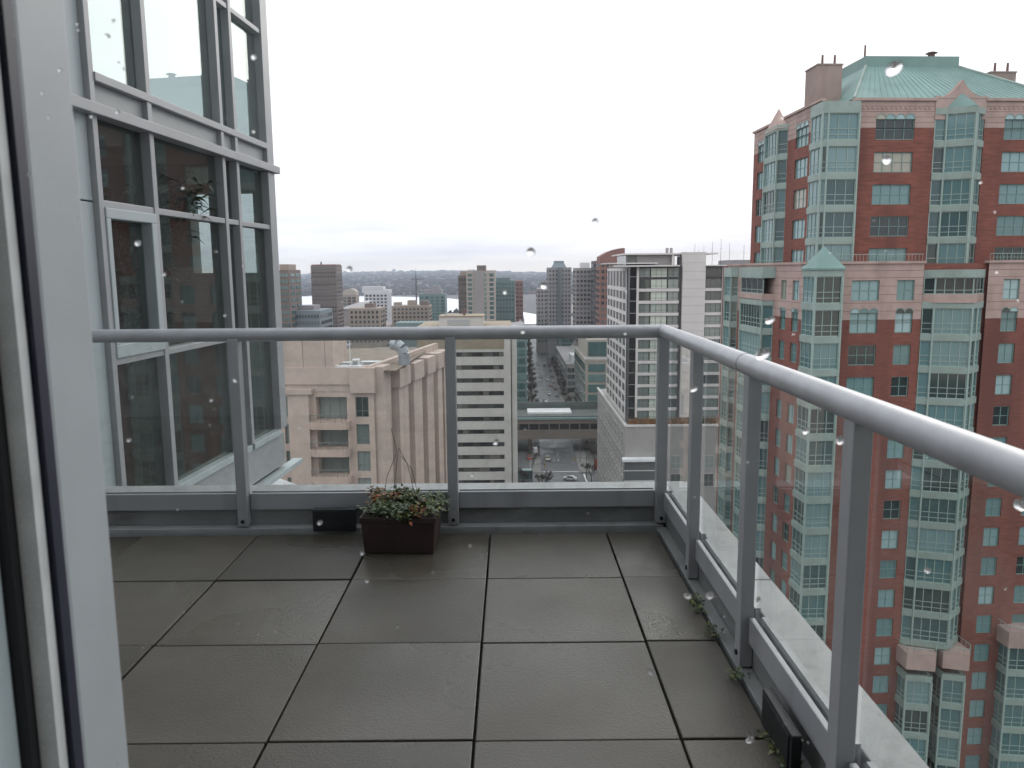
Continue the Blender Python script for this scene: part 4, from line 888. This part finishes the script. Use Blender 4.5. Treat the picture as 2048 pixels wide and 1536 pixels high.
def far_tower(name, label, px0, px1, ytop, Y, dep, wall, gm=None, fh=3.3, n=6, gap=.3, fill=.5, style='rows', rz=0.0, ymin=None, cols=4):
    gm = gm or G_city; a, b = atY(px0, ytop, Y), atY(px1, ytop, Y); w_, h_ = b.x-a.x, a.z
    t = thing(name, label, 'building', ((a.x+b.x)/2, Y+dep/2, 0), R(rz))
    MB().box(-w_/2, w_/2, -dep/2, dep/2, 0, h_).build('wall', wall, t)
    zmin = atY(px0, ymin or 690, Y).z if Y < 1500 else 0
    if style == 'rows':
        k = h_-fh*1.1
        while k > max(2, zmin):
            inst(strip_mesh(w_*.94, fh*fill, n, gm, gap), 'window_strip', t, (0, -dep/2, k))['kind'] = 'stuff'
            if a.x > 0 or b.x < 0:
                sg = -1 if a.x > 0 else 1
                inst(strip_mesh(dep*.9, fh*fill, max(2, n//2), gm, gap), 'window_strip', t, (sg*w_/2, 0, k), sg*math.pi/2)['kind'] = 'stuff'
            k -= fh
    else:
        cw = w_/cols; hh = h_-max(2, zmin)-fh*.5
        for i in range(cols):
            o = inst(strip_mesh(cw*(1-gap), hh, 1, gm, 0), 'window_column', t, (-w_/2+cw*(i+.5), -dep/2, max(2, zmin)))
            k = 1.0
            sl = MB()
            while k < hh: sl.box(-cw*.5, cw*.5, -.34, -.02, k, k+fh*(1-fill)*.6); k += fh
            sl.build('spandrel', wall, o)
    return t, w_, h_, dep
def top_box(T, x0, x1, y0, y1, h, m, name='penthouse', z0=0):
    t, w_, h_, d_ = T; return MB().box(x0*w_/2, x1*w_/2, y0*d_/2, y1*d_/2, h_+z0, h_+z0+h).build(name, m, t)
A = far_tower('apartment_tower', 'dark brown tower partly hidden by the glazed wing at far left', 548, 577, 540, 420, 24, C['brown'], G_teal, n=4); top_box(A, -.6, .7, -.6, .6, 3, C['tan'])
far_tower('apartment_tower', 'slim pale blue tower just right of the glazed wing', 576, 590, 556, 620, 16, C['blue'], style='cols', cols=3)
B_ = far_tower('apartment_tower', 'lone dark brown slab tower rising above the water on the left', 621, 672, 531, 640, 22, C['brown'], fh=3.1, n=9, gap=.35, fill=.45); top_box(B_, -.4, -.3, -.3, -.2, 3, C['dark'], 'roof_pipe'); top_box(B_, -.95, .95, -.9, .9, .8, C['red'], 'parapet')
D = far_tower('low_block', 'long low blue-grey building at the left above the handrail', 577, 640, 622, 430, 30, C['blue'], fh=3.6, n=10); top_box(D, -.8, .4, -.5, .5, 2.5, C['grey'])
D = far_tower('arch_block', 'small tan block with rounded pale crown and dark glass bays', 685, 712, 590, 900, 18, C['tan'], style='cols', cols=3)
m = MB(); m.prism([(D[1]/2*math.cos(math.pi*q/10), 0) for q in range(0)] or [(-D[1]/2, -8), (D[1]/2, -8), (D[1]/2, 8), (-D[1]/2, 8)], D[2], D[2]+2); pts = [(D[1]/2*math.cos(math.pi*q/10), D[2]+2+5*math.sin(math.pi*q/10)) for q in range(11)]
m.poly([(x, -8, z) for x, z in pts]); m.poly([(x, 8, z) for x, z in reversed(pts)])
for p0, p1 in zip(pts, pts[1:]): m.quad((p0[0], -8, p0[1]), (p0[0], 8, p0[1]), (p1[0], 8, p1[1]), (p1[0], -8, p1[1]))
m.build('rounded_crown', C['buff'], D[0])
D = far_tower('glass_tower', 'white-framed glass tower with stepped pale penthouse by the water', 728, 776, 586, 760, 22, C['white'], G_city, fh=3.2, n=6, gap=.45, fill=.55); top_box(D, -1.2, .55, -.8, .8, 6, C['white']); top_box(D, .55, 1.1, -.7, .7, 3, C['white']); MB().box(D[1]/2, D[1]/2+2.5, -10.8, -8, 0, D[2]+1).build('white_fin', C['white'], D[0])
D = far_tower('grid_block', 'tan mid-rise block with square window grid below the white tower', 697, 760, 617, 560, 26, C['tan'], fh=3.4, n=7, gap=.5, fill=.55); top_box(D, -.1, .5, -.4, .3, 3, C['brown'])
m = MB(); pts = [(-13+26*q/10, 6.5*math.sin(math.pi*.5*q/10)) for q in range(11)]
dm = thing('curved_roof_hall', 'low hall with swept white curved roof left of the white tower', 'building', (atY(712, 616, 700).x, 700, atY(712, 617, 700).z), 0)
for p0, p1 in zip(pts, pts[1:]): m.quad((p0[0], -8, p0[1]), (p1[0], -8, p1[1]), (p1[0], 12, p1[1]), (p0[0], 12, p0[1]))
m.poly([(x, -8, z) for x, z in pts]+[(13, -8, 0)]); m.build('roof', mat('bright white roof', (0.78, 0.78, 0.78), 0.4, 0.04), dm); MB().box(-13, 13, -7, 11, -dm.location.z, .0).build('wall', C['greige'], dm)
D = far_tower('low_block', 'tan stepped apartment block at the near edge of the water', 783, 858, 612, 620, 24, C['tan'], fh=3.1, n=9, gap=.5); top_box(D, -.2, .2, -.5, .5, 4, C['tan']); top_box(D, .5, .9, -.5, .5, 3.5, C['brown']); top_box(D, -.95, -.6, -.5, .5, 2.5, C['tan'])
D = far_tower('glass_tower', 'green glass tower with vertical ribs standing against the water', 838, 890, 588, 800, 24, C['teal'], G_teal, style='cols', cols=5, gap=.35); top_box(D, -.7, .7, -.7, .7, 4, C['grey']); top_box(D, -.1, .55, -.5, .5, 8, C['grey'])
D = far_tower('low_block', 'low dark teal roofed block behind the striped office roof', 790, 880, 646, 480, 20, C['teal'], G_teal, n=8)
D = far_tower('apartment_tower', 'tall tower with flat grey centre strip and green glass sides', 932, 990, 541, 560, 22, C['buff'], G_teal, style='cols', cols=4, gap=.45); top_box(D, -.25, .35, -1.03, .6, 3.5, C['brown'], 'lift_shaft'); MB().box(-4.5, 2.5, -11.9, -11.35, 0, D[2]).build('centre_strip', C['greige'], D[0])
D = far_tower('apartment_tower', 'narrow brown tower left of the tall green-sided tower', 916, 933, 551, 575, 20, C['brown'], n=3); top_box(D, -.6, .8, -.5, .5, 3, C['tan'])
D = far_tower('apartment_tower', 'green glass tower with pale balconies right of the tall twin', 990, 1030, 561, 600, 20, C['teal'], G_teal, fh=3.0, n=6, gap=.4, fill=.45); top_box(D, -.9, .5, -.8, .8, 2, C['teal'])
D = far_tower('apartment_tower', 'thin orange-brown tower edge beside the street gap', 1031, 1046, 562, 640, 18, C['red'], n=2, fill=.35)
D = far_tower('apartment_tower', 'grey-brown tower at the left of the right-hand cluster', 1074, 1095, 577, 640, 22, C['greige'], n=3, gap=.5)
D = far_tower('apartment_tower', 'grey tower with chamfered crown and dark glass centre strip', 1096, 1143, 535, 560, 22, C['grey'], G_city, fh=2.9, n=7, gap=.5, fill=.5); MB().box(-1.8, 1.8, -11.6, -11.3, 0, D[2]).build('glass_strip', G_city, D[0])
m = MB(); w0 = D[1]/2
for z0, z1, q0, q1 in ((0, 3.2, .62, .42), (3.2, 4.6, .42, .42)):
    i = len(m.v)
    for z, q in ((z0, q0), (z1, q1)): m.v += [(-w0*q, -9*q, D[2]+z), (w0*q, -9*q, D[2]+z), (w0*q, 9*q, D[2]+z), (-w0*q, 9*q, D[2]+z)]
    for f in ((0,1,5,4),(1,2,6,5),(2,3,7,6),(3,0,4,7),(4,5,6,7)): m.f.append(tuple(i+k for k in f)); m.m.append(0)
m.build('crown', C['blue'], D[0])
D = far_tower('apartment_tower', 'brown-grey tower with stacked balconies and box penthouse', 1151, 1190, 536, 520, 22, C['greige'], G_city, fh=3.0, n=5, gap=.35, fill=.5); top_box(D, -.35, .55, -.5, .5, 3.5, C['white'])
D = far_tower('apartment_tower', 'dark grey slab tower between the balcony tower and curved brick tower', 1188, 1206, 522, 500, 18, C['dark'], n=3)
D = far_tower('brick_curved_tower', 'red-brown tower with curved sloping top behind the hotel', 1200, 1250, 520, 420, 20, C['red'], G_city, n=5, gap=.4)
m = MB(); pts = [(-D[1]/2, 0), (D[1]/2, 0), (D[1]/2, 6.2)]+[(-D[1]/2+D[1]*(1-q/8), 6.2-4.4*(q/8)**2) for q in range(1, 9)]; i = len(m.v); n_ = len(pts)
m.v += [(x, -9, D[2]+z) for x, z in pts]+[(x, 6, D[2]+z) for x, z in pts]; m.f.append(tuple(range(n_))); m.f.append(tuple(range(2*n_-1, n_-1, -1))); m.m += [0, 0]
for k in range(n_): m.f.append((k, (k+1) % n_, n_+(k+1) % n_, n_+k)); m.m.append(0)
m.build('curved_top', C['red'], D[0])
D = far_tower('rear_block', 'low pale roof block showing between the hotel and the brick tower', 1462, 1515, 520, 262, 16, C['grey'], n=5)
ORD = ['first', 'second', 'third', 'fourth', 'fifth', 'sixth', 'seventh', 'eighth', 'ninth', 'tenth', 'eleventh', 'twelfth', 'thirteenth', 'fourteenth', 'fifteenth', 'sixteenth', 'seventeenth', 'eighteenth', 'nineteenth', 'twentieth']
ORD += ['twenty-'+o_ for o_ in ORD[:9]]+['thirtieth', 'thirty-first']
for k, (px_, yt) in enumerate(((1389, 488), (1396, 500), (1407, 492), (1424, 484), (1441, 478), (1458, 486), (1487, 490))):
    P_ = atY(px_, 530, 262+6); z1 = atY(px_, yt, 268).z
    o = thing('antenna_mast', ORD[k]+' thin antenna mast from the left behind the white hotel roof', 'antenna', (P_.x, 268, 60), 0, 'antenna masts behind the hotel roof'); MB().tube((0, 0, 0), (0, 0, z1-60), .09, .05, 5).build('mast', C['dark'], o)
    MB().box(-.35, .35, -.04, .04, (z1-60)*.82, (z1-60)*.82+.06).build('crossbar', C['dark'], o)
o = far_tower('rear_block', 'grey block carrying antenna masts hidden behind the hotel', 1380, 1462, 534, 262, 16, C['grey'], n=5)
# crane
P_ = atY(833, 600, 720); ct = atY(833, 537, 720).z
cr = thing('tower_crane', 'thin tower crane standing in front of the inlet', 'crane', (P_.x, 720, 0)); m = MB()
m.box(-.6, .6, -.6, .6, 0, ct*.86); m.build('mast', C['dark'], cr); MB().box(-4, 7, -.4, .4, ct*.86, ct*.86+.8).build('jib', C['dark'], cr); MB().tube((0, 0, ct*.86), (0, 0, ct), .5, .1, 5).build('tower_head', C['dark'], cr); MB().box(-4, -2.5, -.8, .8, ct*.86-1.5, ct*.86).build('counterweight', C['grey'], cr)
# street-side blocks seen over and under the handrail
def block(name, label, x0, x1, y0, y1, h, wall, gm, fh=3.6, n=8, gap=.1, fill=.65, nside=14, side=1, apart=False):
    t = thing(name, label, 'building', ((x0+x1)/2, (y0+y1)/2, 0)); w_, d_ = x1-x0, y1-y0
    MB().box(-w_/2, w_/2, -d_/2, d_/2, 0, h).build('wall', wall, t); MB().box(-w_/2-.2, w_/2+.2, -d_/2-.2, d_/2+.2, h, h+.9).build('parapet', wall, t)
    MB().box(-w_/2+.4, w_/2-.4, -d_/2+.4, d_/2-.4, h+.9, h+.92).build('roof_deck', C['grey'], t)
    k = h-fh
    while k > 1:
        if apart:
            for i in range(n): inst(strip_mesh(w_*.95/n*(1-gap), fh*fill, 1, gm, 0), 'window', t, (-w_*.475+w_*.95/n*(i+.5), -d_/2, k))
        else: inst(strip_mesh(w_*.95, fh*fill, n, gm, gap), 'window_strip', t, (0, -d_/2, k))['kind'] = 'stuff'
        inst(strip_mesh(d_*.97, fh*fill, nside, gm, gap), 'window_strip', t, (side*w_/2, 0, k), side*math.pi/2)['kind'] = 'stuff'; k -= fh
    return t, w_, h, d_
D = block('glass_block', 'dark teal glass block on the left side of the street beyond the station', -24, 6.6, 336, 430, 39, C['teal'], G_teal, side=1, n=10, nside=24, apart=True)
D = block('street_block', 'grey block further up the left side of the street', -22, 8.0, 440, 560, 30, C['greige'], G_city, nside=30)
D = block('street_block', 'brown low block far up the left side of the street', -30, 10, 575, 720, 26, C['brown'], G_city, nside=30)
D = block('street_block', 'long grey block at the far left end of the street near the water', -40, 12, 740, 940, 22, C['grey'], G_city, nside=30)
D = block('stepped_block', 'stepped dark glass block with pale concrete frames behind the hotel podium', 30.0, 62, 318, 372, 31, C['buff'], G_teal, fh=4.2, n=4, fill=.74, side=-1, nside=9, apart=True); top_box(D, -.9, 1, -.6, 1, 8, C['buff'], 'upper_storey'); top_box(D, -.86, .96, -.62, -.601, 6, G_teal, 'window_strip', 1)
D = block('street_block', 'low white-topped block on the right side of the street', 29.5, 48, 420, 520, 17, C['greige'], G_city, side=-1, nside=20, apart=True); top_box(D, -.7, .1, -.9, -.6, 5, C['white'])
D = block('street_block', 'dull green block beyond the low white-topped one', 33, 75, 540, 640, 26, C['teal'], G_teal, side=-1, nside=20)
D = block('street_block', 'brick block far up the right side of the street', 36, 90, 660, 780, 22, C['red'], G_city, side=-1, nside=20)
D = block('street_block', 'long grey block at the far right end of the street', 38, 110, 800, 980, 24, C['grey'], G_city, side=-1, nside=20)
D = block('street_block', 'brown block between the beige apartments and the office block', -70, -34, 300, 380, 26, C['brown'], G_city, n=8)
D = block('street_block', 'red-brown flat-roofed block seen over the roof of the beige apartments', -82, -40, 395, 470, 22, C['red'], G_city, n=8)
D = block('street_block', 'grey flat-roofed block at left behind the beige apartments', -125, -84, 330, 410, 30, C['grey'], G_city, n=8)
D = block('street_block', 'pale flat-roofed block close to the inlet on the left', -190, -110, 640, 760, 20, C['buff'], G_city, n=10)
D = block('street_block', 'dark low warehouse along the inlet shore', -120, -30, 900, 1000, 14, C['dark'], G_city, n=10)
# distant skyline on the ridge
for k, (px_, yt, wd_) in enumerate(((712, 551, 5), (720, 549, 4), (731, 546, 5), (742, 548, 6), (752, 546, 4), (762, 549, 6), (770, 545, 4), (778, 546, 5), (784, 539, 7), (795, 542, 6), (803, 549, 6), (816, 543, 5), (826, 546, 5), (837, 546, 6), (848, 547, 6), (858, 548, 5))):
    a, b = atY(px_, yt, 8200), atY(px_+wd_, yt, 8200)
    o = thing('ridge_tower', ORD[k]+' tiny hazy tower from the left in the far ridge skyline', 'building', (a.x, 8200, 0), 0, 'towers of the far skyline'); MB().box(0, b.x-a.x, 0, 30, 0, a.z).build('wall', C['grey'], o)
    MB().box((b.x-a.x)*.3, (b.x-a.x)*.7, 5, 25, a.z, a.z+8).build('penthouse', C['grey'], o)

# ================================================================== street trees (bare in winter)
M_bark = mat('winter bark', (0.075, 0.055, 0.045), 0.9, 0.25, 3)
def tree_meshes(seed, H_):
    q = random.Random(seed); tk = MB(); cr_ = MB()
    def grow(p, d, ln, r_, lv):
        d = d.normalized(); e_ = p+d*ln; (tk if lv == 0 else cr_).tube(p, e_, max(r_, .045), max(r_*.7, .035), 5 if lv < 2 else 3, cap=False)
        if lv >= 5: return
        for k in range(3 if lv < 4 else 4):
            nd = d*.75+Vector((q.uniform(-1, 1), q.uniform(-1, 1), q.uniform(-.1, .8)))*.62; grow(p+d*ln*q.uniform(.6, 1), nd, ln*q.uniform(.6, .8), r_*.6, lv+1)
    grow(Vector((0, 0, 0)), Vector((q.uniform(-.05, .05), q.uniform(-.05, .05), 1)), H_*.27, H_*.016, 0)
    return tk.mesh('trunk', M_bark), cr_.mesh('crown', M_bark)
TM = [tree_meshes(s_, 10.5) for s_ in (1, 2, 3, 4)]
tq = random.Random(21)
def tree(x, y, label, group, sc=1.0):
    t = thing('street_tree', label, 'tree', (x, y, .1), tq.uniform(0, 6.28), group); t.scale = (sc,)*3; a, b = tq.choice(TM)
    inst(a, 'trunk', t); inst(b, 'crown', t)
tree(*atZ(1085, 1000)[:2], 'large bare brown tree at the near left corner of the crossing', None, 1.25)
tree(*atZ(1048, 985)[:2], 'bare brown tree by the foot of the office block', None, 1.0)
tree(*atZ(1183, 965)[:2], 'bare tree against the hotel podium by the crossing', None, .9)
for k, Y in enumerate(range(318, 760, 15)):
    tree(ST(Y)-8.4+tq.uniform(-.5, .5), Y+tq.uniform(-3, 3), ORD[k]+' bare tree beyond the station bridge along the left kerb of the street', 'bare trees along the left of the street', tq.uniform(.85, 1.2))
    tree(ST(Y)+8.4+tq.uniform(-.5, .5), Y+tq.uniform(-3, 3), ORD[k]+' bare tree beyond the station bridge along the right kerb of the street', 'bare trees along the right of the street', tq.uniform(.85, 1.2))
for x, y in ((7.0, 266), (7.2, 281), (28.5, 268), (28.7, 283)):
    tree(x, y, 'bare tree %s the station bridge on the %s pavement' % ('shading the crossing before' if y < 275 else 'right at the front of', 'left' if x < 15 else 'right'), 'bare trees in front of the station bridge', .85)
fw = MB(); fr_ = random.Random(31)                                 # leafless woods along both shores, too far to count
for k in range(1400):
    Y = fr_.uniform(980, 1230) if k < 500 else fr_.uniform(2340, 3000); X = fr_.uniform(-.45, .3)*Y
    if Y < 1240 and -70 < X-ST(Y) < 60: continue
    z = max(0, hill_z(X, Y)+4) if Y > 2000 else 0; r_, h = fr_.uniform(3, 7), fr_.uniform(6, 13)
    for a in range(3): fw.tube((X+fr_.uniform(-3, 3), Y, z), (X+fr_.uniform(-3, 3), Y, z+h*fr_.uniform(.7, 1)), r_*.8, r_*.25, 5)
tag(fw.build('shore_woods', mat('grey brown winter woods', (0.06, 0.055, 0.05), 0.95, 0.3, .1)), 'dark leafless woods massed along the inlet shores', 'woods', kind='stuff')

# ================================================================== cars and street furniture
M_tyre = mat('tyre rubber', (0.015, 0.015, 0.015), 0.8, 0.1); M_cg = mat('car glass', (0.012, 0.015, 0.018), 0.08, 0.1)
M_lamp_ = mat('headlamp', (0.7, 0.7, 0.66), 0.2, 0.05); M_tail = mat('tail lamp', (0.35, 0.02, 0.015), 0.3, 0.05)
def extr(pts, y0, y1):
    m = MB(); n = len(pts); m.v += [(x, y0, z) for x, z in pts]+[(x, y1, z) for x, z in pts]; m.f += [tuple(range(n)), tuple(range(2*n-1, n-1, -1))]; m.m += [0, 0]
    for k in range(n): m.f.append((k, (k+1) % n, n+(k+1) % n, n+k)); m.m.append(0)
    return m
def car(x, y, ang, col, label, van=False, name='car'):
    t = thing(name, label, 'van' if van else 'car', (x, y, .026), R(ang)); p = mat('car paint %.2f %.2f %.2f' % col, col, 0.25, 0.03, coat=.6)
    if van:
        body = [(-2.5, .35), (2.45, .35), (2.5, .95), (1.75, 1.15), (1.3, 2.05), (-2.45, 2.1)]; cab = [(1.36, 1.25), (1.72, 1.2), (1.3, 1.95), (.4, 1.95), (.4, 1.25)]
    else:
        body = [(-2.25, .32), (2.2, .32), (2.25, .62), (2.1, .78), (1.1, .92), (-1.75, .95), (-2.2, .88)]; cab = [(1.15, .92), (.35, 1.38), (-1.0, 1.42), (-1.75, .95)]
    extr(body, -.86, .86).build('body', p, t, bevel=.05)
    o = extr(cab, -.74 if not van else -.87, .74 if not van else .87).build('cabin_glass', M_cg, t)
    if not van: extr([(.33, 1.37), (.3, 1.43), (-.98, 1.47), (-1.0, 1.41)], -.70, .70).build('roof', p, t)
    for sx in (-1.38, 1.4):
        for sy in (-.80, .80):
            q = MB().tube((sx, sy-.1, .32), (sx, sy+.1, .32), .32, .32, 14).build('wheel', M_tyre, t); MB().tube((sx, sy-.11, .32), (sx, sy+.11, .32), .18, .18, 10).build('rim', C['grey'], q)
    for sy in (-.62, .62):
        MB().box(2.2 if not van else 2.42, 2.27 if not van else 2.52, sy-.18, sy+.18, .58, .74).build('headlamp', M_lamp_, t); MB().box(-2.27 if not van else -2.52, -2.2 if not van else -2.44, sy-.16, sy+.16, .6, .78).build('tail_lamp', M_tail, t)
def cpx(px, py): v = atZ(px, py); return v.x, v.y
car(*cpx(1140, 960), 158, (.62, .63, .65), 'white saloon car turning across the near crossing')
car(*cpx(1070, 906), 92, (.55, .56, .58), 'white van standing under the station bridge at the left kerb', True, 'van')
car(*cpx(1066, 917), 92, (.03, .10, .10), 'dark teal car parked behind the white van at the left kerb')
car(*cpx(1059, 918), 92, (.45, .10, .05), 'red car parked at the left kerb near the station bridge')
car(*cpx(1095, 920), -88, (.40, .37, .30), 'beige car waiting at the crossing under the station bridge')
car(*cpx(1093, 811), -88, (.65, .65, .65), 'white van driving just beyond the station roof', True, 'van')
car(*cpx(1090, 803), -88, (.10, .10, .11), 'dark grey car close behind the white van beyond the station')
car(*cpx(1098, 789), -88, (.50, .51, .52), 'silver car with pale headlamps in the middle of the street')
car(*cpx(1102, 772), 92, (.48, .30, .22), 'tan car on the right lane farther up the street')
car(*cpx(1095, 761), -88, (.62, .62, .62), 'white car with dark windscreen farther up the street')
car(*cpx(1082, 755), -88, (.10, .03, .03), 'dark red car at the left kerb farther up the street')
car(*cpx(1076, 730), -88, (.30, .30, .32), 'grey car far up the street on the left')
car(*cpx(1089, 733), 92, (.05, .05, .06), 'black car far up the street on the right')
pk = random.Random(13); COLS = [((.55, .56, .57), 'silver'), ((.05, .05, .06), 'black'), ((.62, .62, .6), 'white'), ((.22, .04, .035), 'dark red'), ((.06, .09, .16), 'dark blue'), ((.18, .18, .19), 'grey')]
for side, nm in ((-1, 'left'), (1, 'right')):
    for k in range(9):
        Y = 330+k*27+pk.uniform(-4, 4)+(9 if side > 0 else 0); c__, cn = pk.choice(COLS)
        car(ST(Y)+side*5.5, Y, 89, c__, '%s car parked at the %s kerb, %s beyond the station bridge' % (cn, nm, ORD[k]))
def pole(px, py, label, h=8, arm=3.0, name='traffic_signal'):
    x, y = cpx(px, py); t = thing(name, label, 'traffic light' if name == 'traffic_signal' else 'street lamp', (x, y, .15)); MB().tube((0, 0, 0), (0, 0, h), .14, .08, 8).build('pole', C['dark'], t)
    MB().tube((0, 0, h*.85), (arm, 0, h*.9), .07, .05, 6).build('arm', C['dark'], t)
    if name == 'traffic_signal': MB().box(arm-.15, arm+.15, -.2, .2, h*.9-1.1, h*.9).build('signal_head', mat('signal yellow', (.45, .30, .03), .5, .05), t)
    else: MB().box(arm-.4, arm+.4, -.15, .15, h*.9, h*.9+.15).build('lamp_head', C['grey'], t)
pole(1173, 958, 'dark signal pole at the right corner of the crossing', 8, -4); pole(1064, 972, 'dark signal pole at the left corner of the crossing', 8, 4)
pole(1160, 925, 'thin street lamp before the station bridge on the right', 9, -2, 'street_lamp'); pole(1068, 930, 'thin street lamp before the station bridge on the left', 9, 2, 'street_lamp')
bn = thing('street_banner', 'red banner on a post at the right corner of the crossing', 'banner', (*cpx(1188, 955), .15)); MB().tube((0, 0, 0), (0, 0, 6.5), .08, .08, 6).build('pole', C['dark'], bn); MB().box(.1, 1.0, -.03, .03, 2.4, 6.2).build('cloth', mat('red banner cloth', (.32, .05, .03), .8, .1), bn)
sh_ = thing('bus_shelter', 'teal-roofed shelter at the foot of the office block', 'shelter', (*cpx(1047, 962), .15)); MB().box(-3, 3, -1.2, 1.2, 3.4, 3.7).build('roof', M_tl, sh_)
MB().box(-3, 3, .9, 1.0, 0, 3.3).build('back_panel', G_teal, sh_)
for x in (-2.8, 2.8): MB().tube((x, -1, 0), (x, -1, 3.4), .08, .08, 6).build('post', C['dark'], sh_)

# ================================================================== haze
hv = bpy.data.materials.new('thin damp air'); hv.use_nodes = True; t = hv.node_tree; t.nodes.clear()
o_ = t.nodes.new('ShaderNodeOutputMaterial'); pv = t.nodes.new('ShaderNodeVolumePrincipled'); pv.inputs['Color'].default_value = (0.74, 0.81, 0.94, 1); pv.inputs['Density'].default_value = 0.0001; pv.inputs['Anisotropy'].default_value = 0.2
t.links.new(pv.outputs[0], o_.inputs['Volume'])
hz_ = MB().box(-10400, 10400, -500, 10400, -9, 190).build('haze', hv); tag(hz_, 'thin damp haze over the city', 'haze', kind='stuff')
